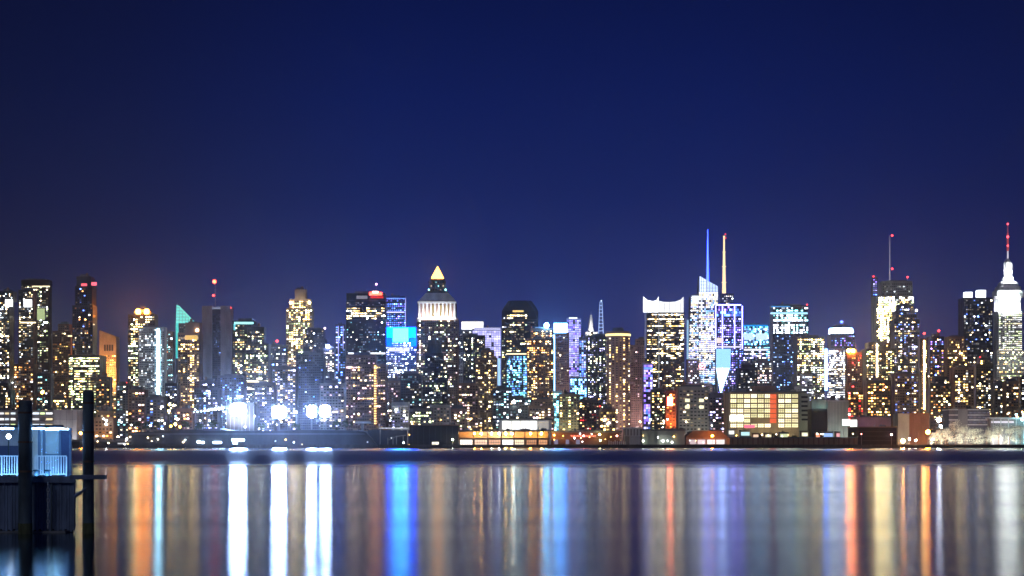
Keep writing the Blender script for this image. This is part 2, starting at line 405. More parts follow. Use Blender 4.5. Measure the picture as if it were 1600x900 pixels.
MB().box(-3000, 3000, SHORE, SHORE+4.2, -3, GZ+.25).build('quay_wall', wall_mat('quay', (.09, .08, .075), scale=.3), None, 'structure')
fp = MB()
for k in range(420):
    x = -640+k*3.06+random.uniform(-.9, .9); fp.cone(x, SHORE-.35-random.uniform(0, .5), -2, random.uniform(.9, 3.1), .28, .24, 6)
fq = fp.build('fender_piles', wall_mat('old_timber', (.06, .05, .045), scale=.8), bpy.data.objects['quay_wall'], 'stuff')
sheet('road', -3000, 3000, 1392, 1412, GZ+.004, wall_mat('asphalt', (.05, .05, .052), scale=.5))
MB().box(-3000, 3000, 1412.2, 1415, GZ-.5, GZ+.14).build('pavement', wall_mat('paving', (.22, .22, .21), scale=.6), None, 'structure')

# ---------------------------------------------------------------- the skyline, from the north end to the south end
o1 = 'office_tower'; a1 = 'apartment_tower'
RES = dict(rv=.25, cv=.55, cw=3.1, fh=3.4, ww=.5, hh=.36)
OFF = dict(rv=.9, cv=.15, cw=2.6, fh=3.9, ww=.8, hh=.36, run=3)

c = tower(a1, 'dark apartment tower at the north edge with a bright white patch near its roof', 'apartment tower', 2300,
          [(-10, 22, 470), (-2, 27, 456)], 'dark', WS('wwcy', .30, s=3.2, **RES)); strip(c, 8, 20, 468, 479, 'i', 2.4, 'lit_penthouse'); finish(c)
c = tower(a1, 'dark apartment tower with white lit top corner in front of the flat capped tower', 'apartment tower', 2330,
          [(29, 58, 454)], 'dark', WS('wwcy', .28, s=3.2, **RES)); strip(c, 37, 50, 468, 480, 'i', 2.2, 'lit_penthouse')
strip(c, 32, 56, 503, 505, 'w', 2.5); finish(c)
c = tower(o1, 'tall tower with flat dark cap and greenish lit window column near the north edge', 'office tower', 2700,
          [(35, 81, 446, WS('wcg', .38, s=2.6, cw=4, fh=4.2, rv=.5, cv=.7)), (33, 82, 438, None)], 'black', dep=20)
strip(c, 50, 78, 446.5, 448.5, 'w', 1.6); strip(c, 57, 70, 482, 500, 'g', .6, 'lit_floor'); finish(c)
c = tower(a1, 'dull reddish brown block with few lit windows beside the red crowned tower', 'apartment tower', 2560,
          [(82, 117, 518), (90, 114, 507)], 'brick', WS('owy', .10, s=1.6, cw=3.8, fh=3.9)); bulb(c, 84, 521, 1.1, 'r', 8); bulb(c, 104, 505, 1.1, 'r', 8); finish(c)
c = tower(o1, 'slender dark blue glass tower with a red glowing crown', 'office tower', 2450,
          [(113, 152, 478), (117, 151, 448), (119, 149, 433, None)], 'navy', WS('wob', .07, s=1.8, cw=3.6, fh=4), trim='pier')
strip(c, 127, 136, 443, 447, (1, .12, .16), 1.6, 'crown_light'); strip(c, 143, 151, 441, 446, (1, .14, .2), 2.0, 'crown_light'); bulb(c, 127, 431, .9, 'r', 6)
strip(c, 106, 118, 524, 526, 'w', 2.2); strip(c, 129, 148, 506, 508, 'w', 1.6); strip(c, 138, 149, 492, 496, 'o', .9); finish(c)
c = tower(o1, 'wide office block with rows of yellow green lit floors below the red crowned tower', 'office tower', 2150,
          [(107, 166, 556)], 'dark', WS('ggyw', .62, s=1.9, rv=.6, cw=2.8, fh=3.9, ww=.8, run=3)); finish(c)
# gable-topped, orange floodlit
c = tower(o1, 'orange floodlit stone tower with a slanted gable roof', 'office tower', 2600, [(155, 187, 553, WS('yo', .45, s=1.5, cw=3.6, fh=4))], 'tan', roof=None)
xa, xb, D = c.xa, c.xb, c.ya
zA, zB, zP = PZ(517, D), PZ(526, D), PZ(551, D)
MB().prism([(xa, c.z), (xb, c.z), (xb, zB), (xa+(xb-xa)*.1, zA), (xa, zA+1)], D+.2, c.yb-.2).build('gable_roof', W_('tan'), c.root)
c.pn.facade((xa+7, D+.2, 0), (1, 0, 0), xb-xa-11, PZ(549, D), PZ(538, D), (0, -1, 0), WS('y', .0, cw=4.4, fh=11, ww=.7, hh=.9))
flood(c, xa, xb, PZ(610, D), zB, D, (1, .42, .10), 3.4, d=26, zs=PZ(600, D), w=3); finish(c)
c = tower(o1, 'tower with columns of yellow windows and two orange lamps glowing on its roof', 'office tower', 2560,
          [(200, 247, 492, WS('ygw', .72, s=2.2, cw=4.4, fh=4.4, cv=.6, rv=.3)), (209, 241, 488, None)], 'dark', dep=22)
bulb(c, 216, 487, 4.4, (1, .27, .02), 95, D=c.ya-1); bulb(c, 229, 487, 4.4, (1, .27, .02), 95, D=c.ya-1)
strip(c, 218, 236, 505, 507, 'w', 2); finish(c)
c = tower(o1, 'pale grey slab tower with one bright white vertical light strip', 'office tower', 2200,
          [(217, 261, 512)], 'pale', WS('ci', .42, s=.8, cw=3.0, fh=3.4, dark=True), dep=16)
strip(c, 245.3, 249, 514, 618, (.36, .74, 1), 22, 'vertical_light_strip', sampled=True); finish(c)
c = tower(o1, 'narrow dark tower with faint teal windows behind the pale grey slab', 'office tower', 2700,
          [(255, 273, 519)], 'slate', WS('ctt', .4, s=.9, cw=4, fh=4.2)); bulb(c, 261, 550, .8, 'o', 5, D=c.ya-1, mast=False); finish(c)
# teal wedge
D = 2700; c = Ctx(); c.D = D; xa, xb = PX(274.5, D), PX(300, D); c.ya, c.yb = D, D+24; c.pn = Panes()
c.root = root(o1, 'tower with sloping teal lit glass wedge roof', 'office tower', ((xa+xb)/2, D+12, GZ)); c.z = PZ(505, D)
MB().box(xa, xb, D, D+24, GZ, c.z).build('wall', W_('navy'), c.root)
MB().prism([(xa+.3, c.z+.01), (xb+4, c.z+.01), (xa+1.2, PZ(476, D))], D+.3, D+23.5).build('glass_wedge', emit_mat((.22, .9, .78), 1.0, False), c.root)
m = MB()
for i in range(1, 6):
    t = i/6; m.bar((xa+1, D+.1, c.z+(PZ(476, D)-c.z)*t), (xb+4-(xb+3-xa)*t, D+.1, c.z+(PZ(476, D)-c.z)*t), .3); m.bar((xa+1+(xb+3-xa)*t, D+.1, c.z), (xa+1+(xb+3-xa)*t, D+.1, c.z+(PZ(476, D)-c.z)*(1-t)), .22)
m.build('glazing_bar', metal_mat(), c.root, 'stuff')
MB().bar((xa+1.2, D+8, PZ(476, D)), (xa+1.2, D+8, PZ(473, D)), .4).build('mast', metal_mat(), c.root)
strip(c, 274.7, 279, 505, 560, (.08, .8, .72), .9, 'lit_edge'); c.pn.box(xa+6, xb, D, D+24, GZ, c.z-2, WS('cw', .15, s=1.2, cw=4, fh=4)); finish(c)
c = tower(a1, 'dark brown tower with yellow lit windows in front of the teal wedge', 'apartment tower', 2250,
          [(278, 317, 521, WS('yyw', .42, s=2.3, cw=3.6, fh=3.6, cv=.5)), (289, 317, 505, None)], 'brown')
bulb(c, 308, 516, 1.9, (1, .75, .4), 30, D=c.ya-1, mast=False); strip(c, 289, 309, 524, 531, 'y', .9, 'lit_floor', D=2250); finish(c)
# two-slab concrete tower with a mast
D = 2620
c = tower(o1, 'grey concrete tower of two blank slabs with a dark recess and red topped mast', 'office tower', D, [(326, 351, 482, None)], 'dark', roof=None, dep=26)
for k, (p, q) in enumerate(((316, 332), (345, 361))):
    a, b = span(p, q, D, 2); MB().box(a, b, D-3, D+24, GZ, PZ(478, D)).build('slab', W_('conc'), c.root)
    g = MB(); 
    for j in range(1, 4): x = a+(b-a)*j/4; g.box(x-.3, x+.3, D-3.4, D-3.003, GZ, PZ(480, D))
    g.build('slab_rib', W_('conc'), c.root, 'stuff')
c.pn.facade((PX(332, D), D, 0), (1, 0, 0), PX(345, D)-PX(332, D), GZ, PZ(490, D), (0, -1, 0), WS('b', .05, s=.5, cw=3.4, fh=4))
strip(c, 331, 346, 480, 483, (.6, .7, 1), .35, 'lit_parapet', D=D)
bulb(c, 318, 481, 1.4, 'r', 16, D=D-1); bulb(c, 360, 481, 1.4, 'r', 16, D=D-1)
m = MB(); zt = PZ(441, D); m.bar((PX(335, D), D+8, PZ(482, D)), (PX(335, D), D+8, zt), 1.0, .45)
for k in range(7): z = PZ(480, D)+(zt-PZ(480, D))*k/7; m.box(PX(335, D)-1.5, PX(335, D)+1.5, D+6.5, D+9.5, z, z+.4)
m.build('mast', metal_mat(), c.root); bulb(c, 335, 440, 3.0, (1, .045, .02), 26, D=D+7, mast=False); bulb(c, 333.5, 461.5, 1.6, (1, .04, .03), 14, D=D+6, mast=False); finish(c)
c = tower(o1, 'dark tower with a bright teal strip along its roof edge', 'office tower', 2500,
          [(363, 401, 502, WS('gyw', .50, s=2.2, cw=4.2, fh=4.2, cv=.5))], 'black', dep=22)
strip(c, 366, 396, 503, 506.5, (.35, .95, .95), 1.6, 'roof_light'); strip(c, 365, 368, 506, 516, (.2, .8, .9), .9, 'roof_light'); finish(c)
c = tower(a1, 'stepped dark tower with scattered yellow green windows above the floodlit pier', 'apartment tower', 2250,
          [(384, 424, 538), (386, 417, 512)], 'dark', WS('gwyc', .36, s=2.3, rv=.6, cw=3.3, fh=3.7)); strip(c, 386, 417, 595, 597.5, 'w', 1.6, D=2250); strip(c, 386, 415, 607, 609, 'w', 1.4, D=2250); finish(c)
c = tower(a1, 'dim blue grey tower with a red beacon on its roof', 'apartment tower', 2520,
          [(419, 450, 540)], 'slate', WS('cbw', .22, s=1.3, cw=3.6, fh=3.8)); bulb(c, 433, 533, 1.6, 'r', 18); finish(c)
D = 2800
c = tower(o1, 'golden lit stepped tower with lamps on its shoulders and a pale crown', 'office tower', D,
          [(447, 491, 482), (452, 488, 468), (460, 481, 453, None)], 'tan', WS('yywg', .62, s=2.2, cw=4.6, fh=4.4, rv=.4, cv=.3), dep=26)
flood(c, c.xa, c.xb, PZ(468, D), c.z, c.ya, (1, .85, .55), .22, d=6); bulb(c, 454, 473, 2.2, (1, .75, .4), 26, D=D-1, mast=False); bulb(c, 483.5, 473, 2.2, (1, .75, .4), 26, D=D-1, mast=False)
MB().bar((PX(478, D), D+12, c.z), (PX(478, D), D+12, PZ(447, D)), .5, .3).build('mast', metal_mat(), c.root); finish(c)
c = tower(o1, 'bulky dark tower behind the plain slate block with small lit dots', 'office tower', 2560,
          [(474, 511, 530), (478, 509, 514)], 'navy', WS('cw', .13, s=1.4, cw=3.8, fh=4)); bulb(c, 507.5, 513, 1.6, 'p', 8); finish(c)
c = tower(o1, 'plain slate grey block with almost no lit windows above the floodlights', 'office tower', 2180,
          [(463, 509, 552)], 'slate', WS('cb', .06, s=1.0, cw=3.2, fh=3.8), trim='pier'); finish(c)
c = tower(a1, 'narrow tower with pinkish white windows and a bluish star lamp on its top', 'apartment tower', 2420,
          [(505, 524, 545)], 'slate', WS('pwi', .55, s=1.5, cw=3.4, fh=3.8)); bulb(c, 512, 541, 2.6, (.4, .5, 1), 130, D=c.ya-1); finish(c)
c = tower(o1, 'thin tower outlined with blue lights beside the red lit dark tower', 'office tower', 2760,
          [(524, 541, 508)], 'navy', WS('bln', .5, s=1.3, cw=4.5, fh=5)); strip(c, 528, 529.2, 509, 580, 'l', 1.1); strip(c, 535.5, 536.7, 509, 545, 'l', .9); finish(c)
D = 2300
c = tower(o1, 'broad dark tower with rows of lit floors and a red glowing roof sign', 'office tower', D,
          [(541, 604, 552, WS('tcw', .18, s=1.1, rv=.9, cw=2.6, fh=3.9, ww=.8, run=4)), (541, 604, 500, WS('cwt', .12, s=1.6, rv=.9, cw=3, fh=3.9)),
           (541, 604, 478, WS('wwiy', .62, s=2.2, rv=.7, cw=2.7, fh=3.9, ww=.85, run=3)), (541, 604, 470, WS('wi', .15, s=1.6)), (541, 604, 459, None)], 'black', dep=30)
strip(c, 557, 574, 462, 467, (.6, .6, .66), .35, 'roof_panel'); strip(c, 544, 602, 551, 553.3, 'i', 1.9, D=D)
strip(c, 577, 597, 456.5, 461.5, (1, .06, .03), 9, 'roof_sign', sampled=True); strip(c, 582, 591, 455, 458, (1, .5, .35), 9, 'roof_sign', yoff=-1.0, sampled=True)
strip(c, 579, 599, 463, 466, (1, .03, .03), .8, 'roof_sign')
bulb(c, 588, 444, 1.3, (1, .5, 1), 8); finish(c)
c = tower(o1, 'blue glowing grid fronted tower behind the cyan billboard', 'office tower', 2850,
          [(598, 636, 472), (603, 634, 464)], 'navy', WS('bbbvn', .9, s=1.0, cw=4.2, fh=4.2, rv=.5, sig=.7), trim='grid', dep=20)
strip(c, 604, 633, 465.5, 467, 'b', 1.6, D=2850-2); strip(c, 633, 634.2, 466, 515, 'l', 1.1, D=2850-2)
strip(c, 604, 632, 487, 488.6, 'l', 2.4, D=2850-2); finish(c)
c = tower(o1, 'bluish white lit tower tapering below the cyan billboard', 'office tower', 2500,
          [(602, 654, 598, WS('cw', .2, s=1.2)), (602, 652, 533, WS('iclc', .62, s=1.5, cw=3.3, fh=4, rv=.6))], 'slate', dep=20, roof=None)
m = root('billboard', 'huge cyan and blue lit billboard high among the towers', 'billboard', (PX(626, 2480), 2480, PZ(540, 2480)))
cb = Ctx(); cb.root = m; cb.ya = 2480
strip(cb, 604, 650, 511.5, 528, (.0, .045, 1), 24, 'screen', yoff=0, sampled=True, th=1.5)
strip(cb, 614, 638, 513, 534, (.012, .36, 1), 36, 'screen', yoff=-1.8, sampled=True, th=1.2)
strip(cb, 641.2, 652, 529, 541, (.0, .02, 1), 22, 'screen', yoff=0, sampled=True, th=1.5)
strip(cb, 604, 612.8, 529, 541, (.0, .02, .9), 14.0, 'screen', yoff=0, sampled=True, th=1.5)
f = MB()
for x in (606, 618, 630, 642, 650): f.bar((PX(x, 2482), 2482, PZ(546, 2482)), (PX(x, 2482), 2482, PZ(512, 2482)), .4)
f.build('support_frame', metal_mat(), m)
strip(c, 608, 640, 543, 549, (.75, .75, 1), 1.4, 'lit_floor'); finish(c)
c = tower(a1, 'brown block with a dotted vertical line of yellow lights below the broad dark tower', 'apartment tower', 1900,
          [(540, 606, 570), (541, 590, 556)], 'brown', WS('yywp', .22, s=2.2, rv=.7, cw=3.2, fh=3.5, run=3))
m = MB()
for k in range(24): y = 572+k*3.9; z = PZ(y, 1899.2); m.box(PX(584.6, 1899.2), PX(588, 1899.2), 1898.6, 1899.2, z-.7, z+.7)
m.build('stair_light', emit_mat(PAL['y'], 2.6, False), c.root, 'stuff'); finish(c)
# the pyramid-crowned tower
D = 2300
c = tower('skyscraper', 'brick skyscraper with white floodlit crown and glowing golden pyramid top', 'skyscraper', D,
          [(651, 717, 498, WS('wwcgp', .26, s=2.2, cw=3.2, fh=3.7, cv=.5)), (653, 714, 471, None)], 'brown', dep=46, roof=None)
cx = (c.xa+c.xb)/2; ymid = (c.ya+c.yb)/2; s_ = D/F; hw = (c.xb-c.xa)/2; hd = (c.yb-c.ya)/2
def ring(hx, hy, z, ch=.0):
    k = ch; return [(cx-hx+k, ymid-hy, z), (cx+hx-k, ymid-hy, z), (cx+hx, ymid-hy+k, z), (cx+hx, ymid+hy-k, z), (cx+hx-k, ymid+hy, z), (cx-hx+k, ymid+hy, z), (cx-hx, ymid+hy-k, z), (cx-hx, ymid-hy+k, z)]
z471, z457, z433, z415 = PZ(471, D), PZ(457, D), PZ(434, D), PZ(414, D)
MB().loft([ring(hw+.3, hd, z471+.02, 2), ring(hw-3, hd-2, PZ(466, D), 3), ring(18*s_, hd*.72, z457, 3)]).build('mansard_roof', W_('white'), c.root)
MB().loft([ring(17*s_, hd*.62, z457+.01, 4), ring(13*s_, hd*.5, PZ(446, D), 4), ring(12*s_, hd*.42, z433, 3)]).build('lantern', W_('slate'), c.root)
c.pn.facade((cx-15*s_, ymid-hd*.6-.6, 0), (1, 0, 0), 30*s_, z457+2, PZ(437, D), (0, -1, 0), WS('wt', .4, s=.35, cw=4, fh=6, ww=.45))
py = MB().loft([ring(9.5*s_, 9.5*s_, z433+.01, 2), ring(9*s_, 9*s_, PZ(431, D), 2), ring(.4, .4, z415, .1)]).build('glass_pyramid', emit_mat((1, .40, .05), 13, True), c.root)
m = MB()
for j in range(10):
    x = c.xa+2+(c.xb-c.xa-4)*j/9; m.box(x-1.1, x+1.1, c.ya-1.2, c.ya-.01, PZ(498, D), PZ(472, D))
m.box(c.xa-.8, c.xb+.8, c.ya-1.6, c.ya-.012, PZ(474, D), PZ(471, D)); m.box(c.xa-.8, c.xb+.8, c.ya-1.5, c.ya-.012, PZ(499, D), PZ(496.5, D))
m.build('loggia_pier', W_('white'), c.root, 'stuff')
strip(c, 673, 680, 477, 494, (1, .72, .3), .55, 'arched_window'); strip(c, 684, 691, 477, 494, (1, .72, .3), .75, 'arched_window'); strip(c, 695, 701, 477, 494, (1, .72, .3), .5, 'arched_window')
flood(c, c.xa, c.xb, PZ(498, D), PZ(471, D), c.ya, (.93, .96, 1), 2.2, d=8); flood(c, c.xa, c.xb, PZ(471, D), z457, c.ya+6, (.93, .98, 1), 4, d=6, zs=PZ(472, D))
finish(c)
c = tower(a1, 'dark building with a domed top standing before the golden pyramid skyscraper', 'apartment tower', 2050,
          [(657, 700, 577, WS('wgc', .24, s=2, cw=3.2, fh=3.5)), (664, 694, 553, WS('wc', .12, s=1.5))], 'dark', roof=None)
m = MB(); cx, cyy, r = (c.xa+c.xb)/2, (c.ya+c.yb)/2, PX(690, 2050)-PX(678.5, 2050); zz = c.z
m.loft([[(cx+r*math.cos(t)*k, cyy+r*math.sin(t)*k, zz+.01+h) for t in [2*math.pi*i/14 for i in range(14)]] for k, h in ((1, 0), (1, 8), (.92, 12.5), (.7, 16.5), (.35, 19), (.05, 19.8))]).build('dome', W_('slate'), c.root); finish(c)
c = tower(o1, 'tower with a glowing white box top behind the lavender tower', 'office tower', 2760,
          [(716, 760, 516, WS('wci', .3, s=1.5, cw=4, fh=4.2))], 'conc', roof=None)
MB().box(PX(721, 2762), PX(755, 2762), 2762, 2780, c.z+.01, PZ(502.5, 2762)).build('light_box', emit_mat((1, .98, .94), 1.7, True), c.root)
m = MB(); m.box(PX(720.3, 2762), PX(755.7, 2762), 2761, 2781, PZ(502.5, 2762)+.01, PZ(501.6, 2762)); m.build('roof', W_('slate'), c.root); finish(c)
c = tower(o1, 'lavender glowing flat fronted tower beside the dark curved top tower', 'office tower', 2560,
          [(738, 783, 515, WS('l', .96, s=.62, cw=4.2, fh=4.2, ww=.9, hh=.85, sig=.25, rv=.1, cv=.1))], 'lav', dep=18)  # lavender light on the facade put into the glow of the panes
strip(c, 741, 782, 512, 516, (.62, .62, 1), .9, 'lit_parapet'); strip(c, 776, 782, 560, 650, (.35, .6, 1), 1.3, 'lit_edge'); finish(c)
c = tower(a1, 'dark apartment tower with sparse white windows before the lavender tower', 'apartment tower', 2230,
          [(724, 758, 525)], 'dark', WS('wcg', .22, s=2.2, **RES)); finish(c)
c = tower(a1, 'brown apartment tower with many yellow windows below the lavender tower', 'apartment tower', 2000,
          [(743, 777, 560), (752, 772, 548)], 'brown', WS('yyw', .50, s=2.4, **RES)); finish(c)
# dark tower with chamfered curved crown
D = 2400
c = tower(o1, 'dark tower with rounded chamfered crown and blue lower windows', 'office tower', D,
          [(784, 841, 500, None)], 'black', dep=34, roof=None)
sp_hi = WS('yywg', .62, s=1.8, rv=.6, cw=2.7, fh=4, ww=.85, run=3); sp_lo = WS('nnbkt', .68, s=.8, cw=2.8, fh=3.9, ww=.85, hh=.6, rv=.25)
xl, xr = PX(792, D), PX(823, D)
c.pn.facade((xl, D, 0), (1, 0, 0), xr-xl, GZ+3, PZ(556, D), (0, -1, 0), sp_lo)
c.pn.facade((xl, D, 0), (1, 0, 0), xr-xl, PZ(550, D), PZ(502, D), (0, -1, 0), WS('ywg', .30, s=1.8, rv=.8, cw=2.7, fh=4, ww=.85, run=3))
c.pn.facade((c.xa+.5, D, 0), (1, 0, 0), xl-c.xa-1, GZ+3, PZ(502, D), (0, -1, 0), WS('gcy', .4, s=1.2, cw=3, fh=4)); c.pn.facade((xr+.5, D, 0), (1, 0, 0), c.xb-xr-1, GZ+3, PZ(502, D), (0, -1, 0), WS('yo', .04, s=1.2, cw=3, fh=4))
hw = (c.xb-c.xa)/2; cx = (c.xa+c.xb)/2; ymid = D+17; hd = 17
MB().loft([ring(hw, hd, c.z+.01, 1), ring(hw, hd, PZ(486, D), 5), ring(hw*.86, hd*.85, PZ(478, D), 6), ring(hw*.68, hd*.66, PZ(471, D), 6), ring(hw*.62, hd*.6, PZ(469, D), 5)]).build('crown', W_('black'), c.root)
c.pn.facade((xl, D, 0), (1, 0, 0), xr-xl, PZ(499, D), PZ(487, D), (0, -1, 0), sp_hi)
strip(c, 791, 824, 552, 554, 'w', 1.9, D=D); strip(c, 801, 818, 485, 487.5, 'y', 1.4, D=D); bulb(c, 788, 497, .9, 'c', 4, D=D-1, mast=False); finish(c)
c = tower(a1, 'dark brown tower of yellow windows with a bright cyan lamp on its roof', 'apartment tower', 2180,
          [(823, 865, 530), (829, 863, 514)], 'brown', WS('yywo', .42, s=2.3, **RES)); bulb(c, 854, 508.5, 3.2, (.16, .5, 1), 150, D=c.ya-1); finish(c)
D = 2520
c = tower(o1, 'brown slab tower with a square white lit top and cyan lit edge', 'office tower', D,
          [(864, 889, 521, WS('w', .03, s=1, cw=3.4, fh=3.9))], 'rose', roof=None, trim='pier')
MB().box(PX(866, D), PX(886, D), D+.5, D+20, c.z+.01, PZ(505, D)).build('light_box', emit_mat((.12, .36, 1), 40, True), c.root)
MB().box(PX(865.5, D), PX(886.6, D), D, D+20.5, PZ(505, D)+.01, PZ(504.2, D)).build('roof', W_('slate'), c.root)
flood(c, c.xa, c.xb, PZ(640, D), PZ(540, D), c.ya, (1, .75, .7), .12, d=30, zs=PZ(640, D)); strip(c, 864, 867, 523, 618, (.25, .6, 1), 6, 'lit_edge'); finish(c)
c = tower(o1, 'violet blue lit tower with a white grid of windows and a light on top', 'office tower', 2640,
          [(885, 908, 498, WS('lllv', .93, s=.75, cw=3.9, fh=4.1, ww=.72, hh=.7, sig=.3, rv=.15, cv=.1))], 'lav', dep=20)
strip(c, 889, 902, 496, 498, 'c', 2.2); finish(c)
c = tower(o1, 'lower blue and cyan glowing tower in front of the violet blue tower', 'office tower', 2450,
          [(890, 917, 590, WS('nkbt', .93, s=2.2, cw=3.6, fh=4, ww=.75, hh=.7, sig=.4)), (904, 916, 530, WS('lnb', .9, s=.8, cw=3.6, fh=4, ww=.75, hh=.7, sig=.4))], 'lav', dep=20); finish(c)
c = tower('apartment_block', 'beige floodlit block with yellow lit window lines below the violet blue tower', 'apartment block', 1950,
          [(873, 906, 617, WS('gy', .28, s=1.3, cw=4.2, fh=3.6, cv=.8))], 'tan', dep=22); flood(c, c.xa, c.xb, GZ, c.z, c.ya, (.9, 1, .62), .34, d=16); finish(c)
c = tower('apartment_block', 'narrow cyan glowing facade beside the beige floodlit block', 'apartment block', 1985,
          [(864, 878, 612, WS('ttk', .7, s=1.7, cw=3.4, fh=3.6, ww=.8, hh=.7, sig=.8))], 'white', dep=14, roof=None); flood(c, c.xa, c.xb, GZ, c.z, c.ya, (.45, .9, 1), .5, d=12); finish(c)
# white stacked spire and blue lattice spire, both behind
D = 3200
c = tower('skyscraper', 'distant tower ending in a white lit stacked spire', 'skyscraper', D, [(914, 934, 520, WS('wi', .3, s=1.5, cw=4.6, fh=4.6))], 'conc', roof=None)
cx = PX(924, D); m = MB(); y = D+14
for k, (a, b, r0, r1) in enumerate(((520, 512, 7.2, 6.2), (512, 504, 5.2, 4.6), (504, 497, 4.0, 3.2), (497, 491, 2.8, 1.8))):
    m.cone(cx, y, PZ(a, D)+.02*(k+1), PZ(b, D), r0*D/F*.72, r1*D/F*.72, 12)
m.build('stacked_spire', W_('white'), c.root); flood(c, cx-9, cx+9, PZ(520, D), PZ(491, D), y-9, (1, .97, .9), 1.3, d=14, zs=PZ(521, D))
MB().cone(cx, y, PZ(491.2, D), PZ(485, D), .9, .2, 6).build('finial', metal_mat(), c.root); finish(c)
c = tower('skyscraper', 'distant tower ending in a blue lit lattice mast', 'skyscraper', 3150, [(930, 950, 522, WS('wi', .3, s=1.5, cw=4.6, fh=4.6))], 'conc', roof=None); D = 3150
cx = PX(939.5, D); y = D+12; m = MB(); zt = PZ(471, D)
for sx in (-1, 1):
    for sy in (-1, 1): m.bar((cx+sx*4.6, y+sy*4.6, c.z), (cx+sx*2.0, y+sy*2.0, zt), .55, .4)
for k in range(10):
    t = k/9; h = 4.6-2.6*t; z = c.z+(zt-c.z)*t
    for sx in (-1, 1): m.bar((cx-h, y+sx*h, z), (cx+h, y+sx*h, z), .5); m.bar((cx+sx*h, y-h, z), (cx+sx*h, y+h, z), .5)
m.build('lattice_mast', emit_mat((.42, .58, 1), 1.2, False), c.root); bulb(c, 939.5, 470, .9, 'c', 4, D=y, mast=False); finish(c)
c = tower(a1, 'dark tower with scattered white windows below the two thin spires', 'apartment tower', 2300,
          [(917, 949, 525)], 'dark', WS('wcgl', .32, s=2.1, **RES)); finish(c)
# round brown tower
D = 2180; c = Ctx(); c.D = D; c.pn = Panes(); cx = PX(967, D); r = PX(986, D)-cx; cyy = D+r; c.ya = D; c.yb = D+2*r; c.z = PZ(517, D)
c.root = root(a1, 'rounded brown tower with a bright yellow rim along its roof', 'apartment tower', (cx, cyy, GZ))
n = 20; rr = lambda k, z: [(cx+r*k*math.cos(2*math.pi*i/n), cyy+r*.8*k*math.sin(2*math.pi*i/n), z) for i in range(n)]
MB().loft([rr(1, GZ), rr(1, c.z-3), rr(1.03, c.z-3), rr(1.03, c.z)]).build('wall', W_('rose'), c.root)
MB().loft([rr(1.045, c.z-6), rr(1.045, c.z-3.1)]).build('roof_rim_light', emit_mat((1, .82, .35), 1.9, False), c.root)
MB().cone(cx, cyy, c.z+.01, c.z+5, r*.5, r*.45, 16).build('penthouse', W_('slate'), c.root)
for i in range(n):
    a0, a1_ = 2*math.pi*i/n, 2*math.pi*(i+1)/n
    if math.sin((a0+a1_)/2) > .3: continue
    p = np.array((cx+r*math.cos(a1_), cyy+r*.8*math.sin(a1_), 0)); q = np.array((cx+r*math.cos(a0), cyy+r*.8*math.sin(a0), 0)); p, q = q, p
    u = q-p; w = np.linalg.norm(u); u /= w; nn = (u[1], -u[0], 0)
    k = i % 4
    c.pn.facade(tuple(p), tuple(u), w, GZ+3, c.z-8, nn, WS('yyw', (.75, .06, .3, .05)[k], s=2.0, cw=w*.95, fh=3.6, ww=.42, cv=.1))
flood(c, cx-r, cx+r, GZ+20, c.z, D, (1, .78, .68), .15, d=40, zs=GZ+20); finish(c)  # warm strip added in place of street light on the round wall
c = tower(a1, 'plain reddish slab tower with no lights beside the white crowned tower', 'apartment tower', 2420,
          [(984, 1013, 540), (992, 1011, 530)], 'rose', WS('p', .03, s=.8, cw=3.5, fh=3.8), trim='pier'); flood(c, c.xa, c.xb, GZ+30, c.z, c.ya, (1, .72, .68), .14, d=30, zs=GZ+25)  # strip added here to stand for street light on the slab
finish(c)
c = tower(o1, 'low violet blue lit block at the foot of the white crowned tower', 'office tower', 2290,
          [(1004, 1020, 568, WS('vvlb', .95, s=.9, cw=3.2, fh=4, ww=.9, hh=.85, sig=.4))], 'lav', dep=14, roof=None); finish(c)
# white screen-crowned tower
D = 2330
c = tower(o1, 'dark glass tower with a white glowing crown of curved screens', 'office tower', D,
          [(1008, 1069, 488, WS('ywwyc', .42, s=2.2, rv=.7, cw=2.7, fh=3.8, ww=.8, run=3))], 'black', dep=30, roof=None)
def screen(pts, y0, th=.8):
    return MB().prism([(PX(x, y0), PZ(y, y0)) for x, y in pts], y0, y0+th)
screen([(1005, 488), (1025, 488), (1029, 488), (1029, 463), (1026, 469), (1020, 470.5), (1012, 469), (1007, 465), (1005, 463)], D-.9).build('crown_screen', emit_mat((.95, .97, 1), 2.4, True), c.root)
screen([(1030, 488), (1068, 488), (1068, 463.5), (1064, 468), (1056, 471), (1046, 472), (1036, 471.5), (1030, 470)], D-.9).build('crown_screen', emit_mat((.97, .98, 1), 1.3, True), c.root)
MB().cone(PX(1029.5, D), D+2, c.z, PZ(461, D), .5, .15, 6).build('mast', metal_mat(), c.root)
m = MB()
for x in (1012, 1020, 1038, 1046, 1056, 1063): m.box(PX(x, D)-.2, PX(x, D)+.2, D-1.3, D-.92, PZ(487.5, D), PZ(473, D))
m.build('screen_frame', metal_mat(), c.root, 'stuff'); strip(c, 1029, 1030, 489, 640, 'c', .4, 'corner_light')
strip(c, 1007, 1010, 489, 560, (.4, .45, .9), .25, 'lit_edge'); finish(c)
